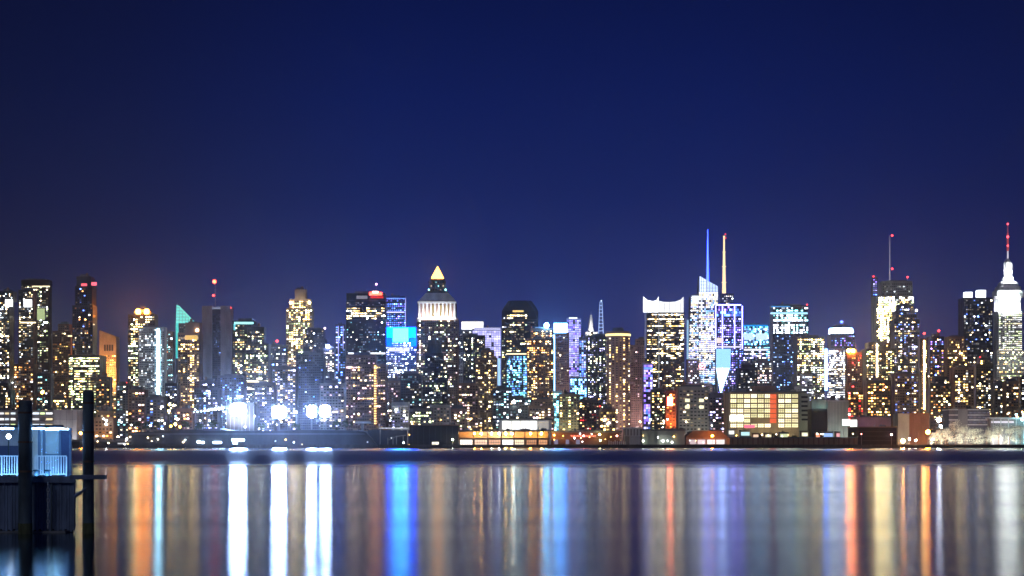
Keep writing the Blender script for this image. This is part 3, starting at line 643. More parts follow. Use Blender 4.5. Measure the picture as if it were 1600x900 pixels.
# faceted glass tower with blue spire
D = 2900; c = Ctx(); c.D = D; c.pn = Panes(); c.ya = D; c.yb = D+40; c.z = PZ(447, D)
xl, xr = PX(1071, D), PX(1125, D); xm = PX(1097, D)
c.root = root('skyscraper', 'white lit faceted glass skyscraper with a slanted top and thin blue spire', 'skyscraper', ((xl+xr)/2, D+20, GZ))
A = [(xl, D, GZ), (xr, D, GZ), (xr, D+40, GZ), (xl, D+40, GZ)]
q = lambda x0, x1, y0, y1, zl, zr: [(x0, y0, zl), (x1, y0, zr), (x1, y1, zr), (x0, y1, zl)]
xa2, xb2 = PX(1080, D), PX(1118, D)
MB().loft([A, q(xa2, xb2, D+6, D+36, PZ(462, D), PZ(462, D)), q(PX(1081, D), PX(1096, D), D+8, D+34, PZ(460.5, D), PZ(457, D))]).build('wall', W_('slate'), c.root)
MB().loft([q(PX(1092, D), PX(1124, D), D+3, D+36, GZ, GZ), q(PX(1092, D), PX(1122.5, D), D+5, D+34, PZ(455, D), PZ(455, D)), q(PX(1093, D), PX(1122, D), D+5.5, D+33, PZ(431, D), PZ(447, D))]).build('upper_wall', W_('slate'), c.root)
def slant(p, pt, w0, w1, zb, zt, sp, yoff, nrm=(0, -1, 0)):
    steps = 12
    for k in range(steps):
        t0, t1 = k/steps, (k+1)/steps; tm = (t0+t1)/2
        xa_ = p[0]+(pt[0]-p[0])*t1; yb_ = p[1]+(pt[1]-p[1])*t0+yoff; w = (w0+(w1-w0)*t1)
        c.pn.facade((xa_+.4, yb_, 0), (1, 0, 0), w-.8, zb+(zt-zb)*t0, zb+(zt-zb)*t1, nrm, sp)
gl = WS('iiclwn', .88, s=.9, cw=3.6, fh=4.2, ww=.86, hh=.62, rv=.35, cv=.15, sig=.4)
slant((xl, D), (xa2, D+6), PX(1092, D)-xl, PX(1092, D)-xa2, GZ+60, PZ(463, D), gl, -.35)
c.pn.facade((PX(1092.5, D), D+2.5, 0), (1, 0, 0), PX(1122, D)-PX(1092.5, D), GZ+60, PZ(456, D), (0, -1, 0), gl)
MB().prism([(PX(x, D+2), PZ(y, D+2)) for x, y in ((1093.3, 457), (1093.3, 431.5), (1104, 437.6), (1104, 457))], D+1.2, D+2.2).build('lit_screen', emit_mat((.58, .70, 1), 2.0, True), c.root)
MB().prism([(PX(x, D+2), PZ(y, D+2)) for x, y in ((1104.8, 457), (1104.8, 438.2), (1121.5, 447.4), (1121.5, 457))], D+1.2, D+2.2).build('lit_screen', emit_mat((.50, .64, 1), 1.6, True), c.root)
strip(c, 1081, 1092, 462, 474, (.85, .92, 1), 1.3, 'lit_screen', D=D+5)
m = MB()
for x, t0 in ((1096, 433), (1099.5, 435), (1103.6, 437.5), (1109, 441), (1113.5, 443.2), (1118, 445.6)): m.box(PX(x, D)-.3, PX(x, D)+.3, D+.8, D+1.15, PZ(457, D), PZ(t0, D))
for y in (440, 445, 450, 455): m.box(PX(1094 if y > 436 else 1093, D), PX(1121 if y > 447 else 1103, D), D+.85, D+1.12, PZ(y, D)-.25, PZ(y, D)+.25)
m.build('screen_mullion', W_('slate'), c.root, 'stuff')
strip(c, 1073, 1076, 500, 570, (.4, .7, 1), .8, 'lit_edge', D=D-1)
MB().cone(PX(1107.5, D), D+16, PZ(452, D), PZ(357, D), 2.5, .5, 8).build('spire', emit_mat((.022, .045, 1), 15, True), c.root); finish(c)
# blue framed tower with a pale antenna mast
D = 2600
c = tower('skyscraper', 'blue lit framed skyscraper with drum top and tall pale antenna mast', 'skyscraper', D,
          [(1117, 1162, 528, WS('lvvb', .85, s=1.0, cw=3.6, fh=4.2)), (1117, 1158, 495, WS('lbvv', .85, s=.9, cw=3.6, fh=4.2)), (1115, 1161, 476, WS('vb', .97, s=.6, cw=3.4, fh=5, ww=.9, hh=.8)), (1124, 1147, 459, WS('wic', .45, s=1.0, cw=3.4, fh=4))], 'navy', dep=34, roof=None)
for x in (1117.5, 1128, 1147, 1159): strip(c, x, x+1.6, 478, 545, (.20, .20, 1), 11, 'frame_light', D=D-.6)
strip(c, 1118, 1158, 475.5, 477.3, (.20, .22, 1), 10, 'frame_light', D=D-.6); strip(c, 1118, 1158, 541, 543, (.8, .75, 1), 1.5, 'frame_light', D=D-.6); strip(c, 1120, 1130, 528, 536, (1, .8, .75), 1.2, 'lit_floor', D=D-.6)
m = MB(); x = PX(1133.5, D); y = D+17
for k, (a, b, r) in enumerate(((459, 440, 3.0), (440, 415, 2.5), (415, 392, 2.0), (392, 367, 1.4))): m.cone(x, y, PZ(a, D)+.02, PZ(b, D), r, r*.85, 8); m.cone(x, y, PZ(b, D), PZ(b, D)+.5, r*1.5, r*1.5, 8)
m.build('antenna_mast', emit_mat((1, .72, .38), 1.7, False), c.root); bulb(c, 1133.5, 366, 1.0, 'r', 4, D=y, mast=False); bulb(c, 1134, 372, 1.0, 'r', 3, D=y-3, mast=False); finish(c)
# bright inverted wedge screen
D = 2280
m = root('wedge_sign', 'white and light blue glowing wedge pointing down among the midtown towers', 'sign', (PX(1129, D), D, PZ(616, D)))
MB().prism([(PX(x, D), PZ(y, D)) for x, y in ((1119, 575), (1140, 575), (1126, 616))], D-1.5, D+.5).build('screen', emit_mat((.42, .68, 1), 6, True), m)
MB().prism([(PX(x, D), PZ(y, D)) for x, y in ((1119, 545), (1142, 545), (1141, 574.5), (1119, 574.5))], D-.5, D+.8).build('screen', emit_mat((.2, .42, 1), 2.2, True), m)
f = MB()
for x in (1121, 1130, 1139): f.box(PX(x, D)-.4, PX(x, D)+.4, D+1, D+2, GZ, PZ(546, D))
f.build('support_frame', metal_mat(), m)
m = root('round_sign', 'small round pink neon ring sign below the faceted skyscraper', 'sign', (PX(1097, 2250), 2250, PZ(580, 2250)))
x, z = PX(1097, 2250), PZ(572, 2250); r0, r1 = 4.8, 2.9; k = 16; mm = MB()
for yy in (2249, 2249.8):
    mm.v += [(x+r*math.cos(2*math.pi*i/k), yy, z+r*math.sin(2*math.pi*i/k)) for r in (r0, r1) for i in range(k)]
for i in range(k): j = (i+1) % k; mm.f += [(i, j, k+j, k+i), (2*k+j, 2*k+i, 3*k+i, 3*k+j), (j, i, 2*k+i, 2*k+j), (k+i, k+j, 3*k+j, 3*k+i)]
mm.build('neon_ring', emit_mat((1, .45, .5), 2.6, False), m); MB().cone(x, 2251, z-.01, z+.02, .1, .1, 4).bar((x, 2250.4, GZ), (x, 2250.4, z), .6).build('post', metal_mat(), m)
MB().ball(x, 2249.4, z, 1.6).build('neon_centre', emit_mat((1, .6, .6), 2.0, False), m)
c = tower(o1, 'block with pinkish white lit floors left of the white and blue wedge', 'office tower', 2330,
          [(1071, 1113, 600, WS('pwlr', .45, s=1.6, cw=3.3, fh=3.8, rv=.6)), (1072, 1093, 562, WS('lcp', .4, s=1.5, cw=3.3, fh=3.8))], 'rose', roof=None); finish(c)
c = tower(o1, 'bluish glass tower with bright bands of light beside the cream lit warehouse', 'office tower', 2850,
          [(1157, 1203, 540, WS('clwk', .8, s=1.7, cw=3.6, fh=4.2, ww=.85, rv=.6)), (1159, 1201, 508, WS('kn', .9, s=.6, cw=3.6, fh=4.2, ww=.9, hh=.8))], 'navy', dep=26)
strip(c, 1160, 1200, 507.5, 510, (.0, .35, .95), 1.0, 'roof_light'); strip(c, 1161, 1177, 521, 531, (.65, .9, 1), 1.1, 'lit_floor'); strip(c, 1181, 1199, 521, 531, (.7, .92, 1), 1.1, 'lit_floor'); strip(c, 1160, 1200, 545, 548, (.9, .9, 1), 1.2, 'lit_floor', D=2850); finish(c)
c = tower(a1, 'small dark block with few white windows behind the cream lit warehouse', 'apartment tower', 1980,
          [(1150, 1183, 576), (1156, 1180, 570)], 'black', WS('wi', .10, s=2.4, cw=3.4, fh=3.8)); finish(c)
D = 2560
c = tower(o1, 'dark tower whose top floors glow in pale blue bands', 'office tower', D,
          [(1203, 1263, 522, WS('cbn', .22, s=.9, cw=3.2, fh=4.2)), (1203, 1263, 478, WS('ccti', .9, s=2.0, rv=.7, cw=3, fh=4.4, ww=.92, hh=.6, sig=.4))], 'navy', dep=30)
strip(c, 1204, 1262, 488, 491, (.4, .75, 1), 1.5, D=D); strip(c, 1205, 1235, 478, 480, (.1, .4, .9), .8, D=D); bulb(c, 1261, 476, 1.1, 'r', 8); finish(c)
c = tower(a1, 'tower full of yellow white windows before the pale blue banded tower', 'apartment tower', 2250,
          [(1239, 1288, 527, WS('gywi', .78, s=2.0, cw=3.5, fh=3.8, rv=.4, cv=.5))], 'slate'); finish(c)
c = tower('apartment_block', 'small bluish white lit stepped block beside the cream lit warehouse', 'apartment block', 1950,
          [(1241, 1272, 605, WS('cil', .5, s=1.3, cw=3.2, fh=3.6)), (1249, 1270, 585, WS('cil', .7, s=1.3, cw=3.2, fh=3.6))], 'pale', roof=None); finish(c)
D = 2700
c = tower(o1, 'tower with a glowing white halo ring under a shallow blue dome', 'office tower', D,
          [(1288, 1338, 545, WS('bnc', .4, s=.9, cw=3.6, fh=4.2)), (1292, 1336, 522, WS('bnv', .5, s=.6, cw=3.6, fh=4.2))], 'navy', dep=36, roof=None)
cx = (c.xa+c.xb)/2; cyy = (c.ya+c.yb)/2; r = (c.xb-c.xa)/2
n = 24; rr = lambda k, z: [(cx+r*k*math.cos(2*math.pi*i/n), cyy+r*.75*k*math.sin(2*math.pi*i/n), z) for i in range(n)]
MB().loft([rr(1.0, c.z+.02), rr(1.02, PZ(516, D)), rr(.97, PZ(512, D))]).build('halo_ring', emit_mat((.36, .58, 1), 18, True), c.root)
MB().loft([rr(.95, PZ(512, D)+.02), rr(.8, PZ(509, D)), rr(.5, PZ(506, D)), rr(.1, PZ(504.5, D))]).build('dome', W_('navy'), c.root)
bulb(c, 1315, 503, 2.2, (.06, .12, 1), 9, D=cyy); MB().bar((PX(1333, D), cyy, c.z), (PX(1333, D), cyy, PZ(498, D)), .4, .2).build('aerial', metal_mat(), c.root); finish(c)
c = tower(o1, 'white lit block with blue left corner below the halo ringed tower', 'office tower', 2350,
          [(1287, 1321, 545, WS('iicw', .85, s=2.0, cw=3, fh=3.8, ww=.8, rv=.4))], 'lav', dep=24); strip(c, 1288, 1293, 545, 610, (.14, .3, 1), 12, 'lit_edge'); finish(c)
# apartment cluster to the south
c = tower(a1, 'brown apartment tower with two orange lamps on its roof', 'apartment tower', 2050,
          [(1320, 1347, 552)], 'brown', WS('yowr', .42, s=2.4, **RES)); bulb(c, 1326, 548, 2.2, (1, .24, .03), 260, D=c.ya-1); bulb(c, 1333, 548, 2.2, (1, .24, .03), 260, D=c.ya-1); finish(c)
c = tower(a1, 'apartment tower of yellow windows with one long vertical white light line', 'apartment tower', 2080,
          [(1345, 1398, 546), (1350, 1392, 536)], 'dark', WS('yywg', .45, s=2.3, **RES)); strip(c, 1369.3, 1371.2, 537, 648, (1, .78, .45), 22, 'stairwell_light', D=2080); finish(c)
D = 2500
c = tower(o1, 'yellow white lit tower with dark mechanical top and thin tall mast', 'office tower', D,
          [(1362, 1428, 462, WS('gwyi', .9, s=3.4, cw=3.2, fh=4, ww=.85, hh=.6, rv=.4, cv=.25)), (1371, 1426, 440, WS('c', .05, s=.4, cw=3.4, fh=5))], 'conc', dep=34)
MB().cone(PX(1394, D), D+16, c.z, PZ(366, D), .9, .3, 6).build('mast', emit_mat((.75, .72, .9), .45, False), c.root)  # pale light on the mast put into a faint glow of its own
bulb(c, 1394, 368, 1.4, 'r', 14, D=D+14, mast=False); bulb(c, 1394, 420, 1.4, 'r', 12, D=D+14, mast=False); bulb(c, 1418, 433, 1.3, 'r', 12); finish(c)
c = tower(o1, 'very thin blue violet tower edge beside the yellow white masted tower', 'office tower', 2760,
          [(1361, 1371, 434, WS('vbl', .75, s=.8, cw=3.4, fh=4.2))], 'navy', dep=12, roof=None); bulb(c, 1365, 432, 1.2, 'r', 12); finish(c)
c = tower(a1, 'dark tapering tower with dense small windows in front of the yellow white masted tower', 'apartment tower', 2200,
          [(1389, 1437, 500), (1393, 1433, 486), (1398, 1428, 476)], 'slate', WS('wyclb', .42, s=1.7, cw=3, fh=3.5, rv=.3, cv=.5)); bulb(c, 1432, 485, 1.5, 'i', 9, D=2199, mast=False); finish(c)
c = tower(a1, 'narrow dark tower with a glowing vertical line and a red beacon', 'apartment tower', 2060,
          [(1434, 1449, 530)], 'dark', WS('yw', .3, s=2.2, **RES)); strip(c, 1443.2, 1445.2, 532, 640, (1, .5, .16), 26, 'stairwell_light'); bulb(c, 1444, 521, 1.3, 'r', 14); finish(c)
c = tower(a1, 'dark tower with blue and orange windows and a red beacon on its roof', 'apartment tower', 2120,
          [(1448, 1475, 527)], 'dark', WS('yobv', .38, s=2.2, **RES)); bulb(c, 1467, 517, 1.3, 'r', 14); finish(c)
c = tower(a1, 'stepped dark brown tower dotted with yellow windows beside the navy twin lamp tower', 'apartment tower', 2140,
          [(1472, 1511, 545), (1475, 1507, 527)], 'brown', WS('yywo', .40, s=2.4, **RES)); finish(c)
D = 2560
c = tower(o1, 'dark navy office tower with two square white lights on its roof', 'office tower', D,
          [(1497, 1551, 466, WS('cbwi', .14, s=1.8, cw=3.4, fh=4.2, rv=.6))], 'navy', dep=32, roof=None)
for p, q, t in ((1509, 1520, 456), (1528.5, 1541, 453)):
    MB().box(PX(p, D), PX(q, D), D+2, D+14, c.z+.005, PZ(t, D)).build('roof_light_box', emit_mat((.85, .9, 1), 3.5, True), c.root)
finish(c)
# the tallest: tiered white floodlit skyscraper with a red mast
D = 3300; s_ = D/F
tE = [(1543, 1604, 592, WS('wgyi', .42, s=1.8, cw=4.4, fh=4.4)), (1548, 1600, 548, WS('gwy', .45, s=1.7, cw=4.4, fh=4.6)), (1550.5, 1598, 487, WS('iiwg', .80, s=1.3, cw=4.4, fh=4.6, sig=.6)),
      (1552.5, 1596.5, 464, None)]
c = tower('skyscraper', 'tallest tiered skyscraper with a white floodlit crown and red lit mast', 'skyscraper', D, tE, 'pale', dep=46, roof=None, step=3)
ym = D+24; cx = PX(1574.7, ym)
cz = lambda y: PZ(y, D)
zc = cz(464)+.02
def er(a, b, z, dd, ch): 
    hx = (PX(b, D)-PX(a, D))/2; x = cx; hy = dd
    return [(x-hx+ch, ym-hy, z), (x+hx-ch, ym-hy, z), (x+hx, ym-hy+ch, z), (x+hx, ym+hy-ch, z), (x+hx-ch, ym+hy, z), (x-hx+ch, ym+hy, z), (x-hx, ym+hy-ch, z), (x-hx, ym-hy+ch, z)]
MB().loft([er(1553.5, 1595.9, zc, 20, 3), er(1553.8, 1595.6, cz(453), 20, 3), er(1556.6, 1592.8, cz(452.9), 18, 3), er(1557.4, 1592, cz(446.5), 17.5, 4), er(1560, 1589.4, cz(446.3), 15, 4), er(1561, 1588.4, cz(441), 14, 5), er(1563.5, 1586, cz(438.2), 11, 4)]).build('tapered_crown', W_('white'), c.root)
m = MB(); m.cone(cx, ym, cz(438)+.02, cz(431), 9.5*s_, 8.5*s_, 16); m.cone(cx, ym, cz(431)+.01, cz(427), 7.2*s_, 6.6*s_, 16); m.cone(cx, ym, cz(427)+.02, cz(408), 6*s_, 5.2*s_, 16); m.cone(cx, ym, cz(408)+.01, cz(402), 4.6*s_, 1.8*s_, 16)
for k in range(8):
    a = 2*math.pi*k/8+.2; m.box(cx+6.3*s_*math.cos(a)-.6, cx+6.3*s_*math.cos(a)+.6, ym+6.3*s_*math.sin(a)-.6, ym+6.3*s_*math.sin(a)+.6, cz(427)+.03, cz(409))
m.build('mooring_mast', W_('white'), c.root)
MB().cone(cx, ym, cz(402)+.01, cz(390), 1.7, 1.4, 8).build('mast_base', emit_mat((.9, .85, 1), .8, False), c.root); a = MB(); a.cone(cx, ym, cz(390), cz(362), 2.3, 1.9, 8); a.cone(cx, ym, cz(362), cz(348), .9, .3, 8); a.build('antenna', emit_mat((1, .16, .2), .42, False), c.root)  # light on antenna and mast base put into their own glow
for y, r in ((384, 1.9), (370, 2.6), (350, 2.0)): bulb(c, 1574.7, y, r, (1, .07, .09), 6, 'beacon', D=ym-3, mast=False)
m = MB()
for j in range(12):
    x = c.xa + 0
for (p, q, yt, yb_, yf) in ((1552.5, 1596.5, 463, 486.5, 0), ):
    n = 13
    for j in range(n):
        x = PX(p, D)+2+(PX(q, D)-PX(p, D)-6)*j/(n-1); m.box(x-.8, x+.8, D-2.2, D+3, cz(yb_), cz(yt))
m.build('crown_pier', W_('white'), c.root, 'stuff')
wcol = (.88, .93, 1)
xa_, xb_ = PX(1552.5, D), PX(1596.5, D)
flood(c, xa_, xb_, cz(487), cz(462), D-1, wcol, 5, d=9); flood(c, PX(1554, D), PX(1595, D), cz(464), cz(440), ym-19, wcol, 5, d=7, zs=cz(466)); flood(c, cx-14, cx+14, cz(438), cz(404), ym-8, wcol, 6, d=14, zs=cz(439))
flood(c, xa_, xb_, cz(560), cz(490), D, (.9, .95, .9), .10, d=40, zs=cz(575)); finish(c)

# lower and further blocks that fill the rows between the landmark towers
fill = [
 (142, 184, 644, 1480, 'tan', 'wo', .12, 'low tan building lit orange behind the slim dark pile'),
 (-10, 24, 600, 1800, 'dark', 'wyc', .25, 'dark low block with scattered windows at the north edge behind the pier terminal'),
 (22, 60, 560, 2000, 'brown', 'wyoc', .25, 'brown mid rise with a few white windows below the flat capped tower'),
 (58, 84, 585, 1850, 'dark', 'wtc', .28, 'dark mid rise with mixed windows beside the reddish brown block'),
 (83, 112, 622, 1700, 'slate', 'yyg', .60, 'small low block with yellow lit floors behind the white walled terminal'),
 (150, 176, 590, 1900, 'dark', 'yow', .22, 'dark mid rise at the foot of the orange floodlit tower'),
 (182, 206, 600, 1820, 'slate', 'tcw', .25, 'grey block with a few teal windows north of the yellow columned tower'),
 (200, 232, 610, 1720, 'brown', 'wop', .28, 'brown low block below the yellow columned tower'),
 (228, 262, 622, 1650, 'slate', 'wcb', .22, 'slate low block below the bright vertical light strip'),
 (258, 280, 600, 1880, 'navy', 'cbw', .30, 'navy block between the bright light strip and the dark brown tower'),
 (276, 306, 640, 1640, 'brown', 'owp', .40, 'low brown block with orange and pink windows beside the floodlit pier'),
 (303, 346, 597, 2000, 'slate', 'cbl', .22, 'grid fronted bluish block below the two slab concrete tower'),
 (340, 386, 588, 2080, 'slate', 'cbn', .25, 'blue hazy block above the brightest floodlight'),
 (398, 432, 600, 1960, 'slate', 'cwl', .30, 'blue grey block above the middle floodlight'),
 (425, 466, 575, 2080, 'slate', 'cyl', .40, 'blue grey block with lit floors below the golden stepped tower'),
 (500, 541, 600, 1850, 'conc', 'pwl', .25, 'pale block with pinkish windows just south of the floodlights'),
 (604, 634, 596, 2050, 'brown', 'wcp', .18, 'brown block below the cyan billboard'),
 (626, 660, 585, 2000, 'dark', 'cwt', .20, 'dark block between the cyan billboard and the pyramid topped skyscraper'),
 (612, 640, 630, 1650, 'pale', 'cl', .25, 'small pale block with a white lit edge behind the gantry pier'),
 (640, 676, 640, 1600, 'conc', 'ggw', .55, 'low office with green white lit windows above the dark waterfront shed'),
 (672, 704, 634, 1640, 'pale', 'wp', .10, 'pale low building with dim walls above the dark waterfront shed'),
 (696, 728, 640, 1700, 'rose', 'pwg', .20, 'pinkish low building between dark shed and orange lit pier'),
 (716, 748, 600, 1780, 'brown', 'ywp', .35, 'brown mid rise below the dark sparse windowed tower'),
 (770, 800, 608, 1850, 'slate', 'tcn', .22, 'dark teal block at the foot of the curved top tower'),
 (796, 830, 622, 1720, 'slate', 'ctw', .12, 'slate low block above the long white lit hall'),
 (826, 866, 625, 1660, 'brown', 'wyp', .35, 'brown low block below the cyan lamp tower'),
 (904, 940, 626, 1700, 'dark', 'ryw', .20, 'dark low block behind the red lamp pier'),
 (936, 962, 640, 1640, 'brown', 'yyo', .30, 'tiny brown block with yellow floors below the round brown tower'),
 (1016, 1044, 610, 1780, 'dark', 'ygw', .50, 'small dark block with yellow windows beside the orange glowing wall'),
 (1100, 1142, 618, 1750, 'slate', 'wlp', .25, 'slate mid rise just north of the cream lit warehouse'),
 (1176, 1206, 565, 2150, 'slate', 'cwp', .50, 'white windowed mid rise rising behind the cream lit warehouse'),
 (1320, 1350, 600, 1800, 'brown', 'yro', .42, 'brown mid rise of orange windows above the cyan waterfront signs'),
 (1348, 1392, 596, 1750, 'dark', 'yyo', .42, 'dark mid rise of yellow windows behind the black waterfront block'),
 (1390, 1436, 585, 1850, 'brown', 'ywb', .42, 'brown mid rise below the dark tapering tower'),
 (1446, 1486, 590, 1780, 'dark', 'ywo', .42, 'dark mid rise behind the orange waterfront lamp'),
 (1484, 1522, 575, 1900, 'brown', 'ywc', .38, 'brown mid rise below the navy twin lamp tower'),
 (1518, 1552, 560, 2000, 'dark', 'wyc', .32, 'dark mid rise between the navy tower and tallest skyscraper'),
 (1548, 1576, 600, 1850, 'slate', 'ycw', .22, 'slate mid rise at the foot of the tallest skyscraper'),
 (1566, 1592, 597, 1700, 'tan', 'ow', .18, 'tan block with dim walls below the tallest skyscraper'),
 (1590, 1615, 590, 1800, 'navy', 'wco', .30, 'navy block at the south edge beside the tallest skyscraper'),
]
for x0, x1, yt, D, w, pal, lit, lab in fill:
    k = random.choice((0, 0, 1)); mid = (x0+x1)/2
    tiers = [(x0, x1, yt)] if not k else [(x0, x1, yt+10), (x0+(x1-x0)*.2, x1-(x1-x0)*.12, yt)]
    c = tower('mid_rise_building', lab, 'mid-rise building', D, tiers, w, WS(pal, lit*1.05, s=2.0, rv=.45, cv=.45, cw=random.uniform(3, 3.8), fh=random.uniform(3.3, 3.8)), group='lower buildings between the towers')
    if random.random() < .35: bulb(c, random.uniform(x0+4, x1-4), yt-2, .7, random.choice('wroc'), 8, sampled=False)
    if x0 == 142: flood(c, c.xa, c.xb, GZ, c.z, D, (1, .45, .15), .16, d=10, albedo=.35)
    for k in range(random.choice((1, 2, 2, 3))):
        bulb(c, random.uniform(x0+3, x1-3), random.uniform(max(yt+8, 638), 668), random.uniform(.35, .75), random.choice(((1, .55, .15), (1, .82, .5), (1, .95, .85), (.8, .92, 1))), random.uniform(12, 60), 'wall_lamp', D=D-.9, sampled=False, mast=False)
    finish(c)
# ---------------------------------------------------------------- the far waterfront
class R_: pass
def wroot(name, label, cat, px, D, group=None, gz=GZ):
    c = R_(); c.root = root(name, label, cat, (PX(px, D), D, gz), group); c.ya = D; c.D = D; return c
def wbox(c, part, x0, x1, y0, y1, mat, dy=0, dep=12, D=None):
    D = (D or c.D)+dy
    return MB().box(PX(x0, D), PX(x1, D), D, D+dep, PZ(y1, D) if y1 is not None else GZ, PZ(y0, D)).build(part, mat, c.root)
# pier terminal at the north end: three rows of lights
c = wroot('ferry_terminal', 'long low terminal with three rows of white lights and a pale end wall', 'terminal', 50, 1420)
wbox(c, 'wall', -30, 84, 641, None, W_('conc'), dep=30); wbox(c, 'end_wall', 84.1, 120, 640, None, W_('pale'), dy=-1, dep=30)
for y in (644.5, 653.5, 662.5):
    for x0, x1 in ((-20, 6), (8, 14), (17, 24), (51, 61), (63, 70), (72, 82)):
        if random.random() < .9: strip(c, x0, x1, y, y+3, random.choice('wgic'), random.uniform(.9, 1.7), 'lit_window', yoff=-.2)
    wbox(c, 'floor_band', -30, 84, y+5, y+7, W_('pale'), dy=-.6, dep=.55)
m = MB()
for x in (94, 104, 113): m.box(PX(x, 1419)-.08, PX(x, 1419)+.08, 1418.9, 1418.995, GZ, PZ(641, 1419))
m.box(PX(84.1, 1419), PX(120, 1419), 1418.9, 1418.995, PZ(655, 1419)-.1, PZ(655, 1419)+.1); m.build('wall_joint', W_('slate'), c.root)
flood(c, PX(86, 1419), PX(119, 1419), GZ, PZ(640, 1419), 1419, (.9, .92, 1), .30, d=9)
# dark wharves and decks
c = wroot('wharf_shed', 'dark low wharf shed with small lamps north of the floodlit deck', 'wharf shed', 165, 1330)
wbox(c, 'wall', 102, 206, 690, None, W_('black'), dep=25); m = MB(); D = 1330
m.prism([(PX(100, D), PZ(690, D)), (PX(208, D), PZ(690, D)), (PX(200, D), PZ(686.5, D)), (PX(108, D), PZ(686.5, D))], D-.5, D+26); m.build('roof', W_('slate'), c.root)
strip(c, 184, 198, 692, 694, 'i', .7, 'lit_window'); finish_w = None
c = wroot('raised_deck', 'long dark raised deck under three banks of dazzling white floodlights', 'deck', 400, 1325); D = 1325
m = MB(); m.prism([(PX(x, D), PZ(y, D)) for x, y in ((205, 703), (205, 676), (240, 674), (300, 671), (318, 672), (331, 669.5), (345, 671), (360, 673), (440, 673), (470, 671.5), (505, 672), (560, 672.5), (572, 675), (590, 697), (590, 703))], D, D+70); m.build('deck_body', W_('dark'), c.root)
m = MB()
for x in [212+k*14+random.uniform(-5, 5) for k in range(25)]: m.box(PX(x, D)-.25, PX(x, D)+.25, D-.2, D-.005, GZ-1, PZ(677, D))
m.build('pile_row', W_('dark'), c.root, 'stuff'); wbox(c, 'edge_beam', 206, 570, 677, 679, W_('slate'), dy=-.8, dep=.79)
for x0, x1, y0, y1, s in ((308, 313, 689, 692, 5), (315, 319, 690, 693, 4), (333, 346, 690, 692.5, 5), (362, 382, 686, 689, 3.2), (364, 371, 690, 694, 2.2)): strip(c, x0, x1, y0, y1, (.55, .8, 1), s*5, 'dock_light', yoff=-1.0)
wbox(c, 'arched_roof', 318, 344, 669, 673, W_('slate'), dy=-4, dep=30)
# white-lit pavilion behind the brightest floodlights
c = wroot('pavilion', 'white pavilion lit dazzling bright with a thin lit canopy stretching north', 'pavilion', 370, 1420); D = 1420
wbox(c, 'wall', 355, 397, 634, None, W_('conc'), dep=26); MB().prism([(PX(x, D), PZ(y, D)) for x, y in ((353, 634), (398.5, 634), (396, 629.5), (372, 627.5), (362, 630))], D-1, D+28).build('roof', W_('conc'), c.root)
MB().prism([(PX(298, D), PZ(642.5, D)), (PX(352, D), PZ(633, D)), (PX(352, D), PZ(636, D)), (PX(300, D), PZ(644.5, D))], D-1, D+10).build('canopy', W_('slate'), c.root)
for k in range(9): MB().ball(PX(303+k*5.6, D-1.6), D-1.6, PZ(644.2-k*.8, D-1.6), .45+.07*k, 7, 4).build('canopy_lamp', emit_mat((.62, .78, 1), 10+6*k, True), c.root)
m = MB()
for x in range(300, 352, 8): m.box(PX(x, D)-.15, PX(x, D)+.15, D, D+.3, GZ, PZ(644, D))
m.build('canopy_post', metal_mat(), c.root, 'stuff')
m = MB()
for x in range(354, 397, 6): m.box(PX(x, D)-.15, PX(x, D)+.15, D-.3, D-.005, GZ, PZ(628, D))
m.build('wall_rib', W_('white'), c.root, 'stuff')
flood(c, PX(356, D), PX(396, D), PZ(662, D), PZ(634, D), D, (.80, .88, 1), .55, d=7, albedo=.33); flood(c, PX(302, D), PX(350, D), PZ(652, D), PZ(636, D), D-1, (.85, .92, 1), .3, d=7, zs=PZ(655, D))
BANKS = [(372, 640, 25, 'brightest floodlight mast in front of the white pavilion', 2.2), (436, 644, 22, 'second floodlight mast, standing alone in the middle of the deck', 2.0),
         (487, 643, 15, 'third floodlight mast, close beside the last one', 1.6), (508, 642.5, 16, 'southernmost floodlight mast at the end of the deck', 1.6)]
for px, py, w, lab, kk in BANKS:
    D = 1372; c = wroot('floodlight_mast', lab, 'floodlight', px, D, 'floodlights on the raised deck', PZ(673.3, 1325))
    z = PZ(py, D); x = PX(px, D); hw = w*D/F/2
    MB().cone(x, D+.6, PZ(673.3, 1325), z-1.4, .45, .25, 8).build('mast', metal_mat(), c.root)
    MB().box(x-hw, x+hw, D+.25, D+.6, z-2.5, z-2.2).box(x-hw, x+hw, D+.25, D+.6, z+2.2, z+2.5).box(x-.2, x+.2, D+.25, D+.6, z-2, z+1.6).box(x-hw-.3, x+hw+.3, D+.62, D+.8, z-5.2, z+5.2).build('lamp_frame_shield', metal_mat(), c.root)  # last box is a back plate added to keep lamp light off the pavilion
    nx = max(3, int(hw*2/1.9))
    for i in range(nx):
        for j in (-5, -3, -1, 1, 3, 5):
            if abs(j) == 5 and i in (0, nx-1): continue
            lx = x-hw+.95+(2*hw-1.9)*i/(nx-1)
            MB().bar((lx, D-.12, z+j*.86), (lx, D+.05, z+j*.86), .72, .66, 10).build('lamp_head', emit_mat((.34, .52, 1), 750*kk/2, True), c.root)
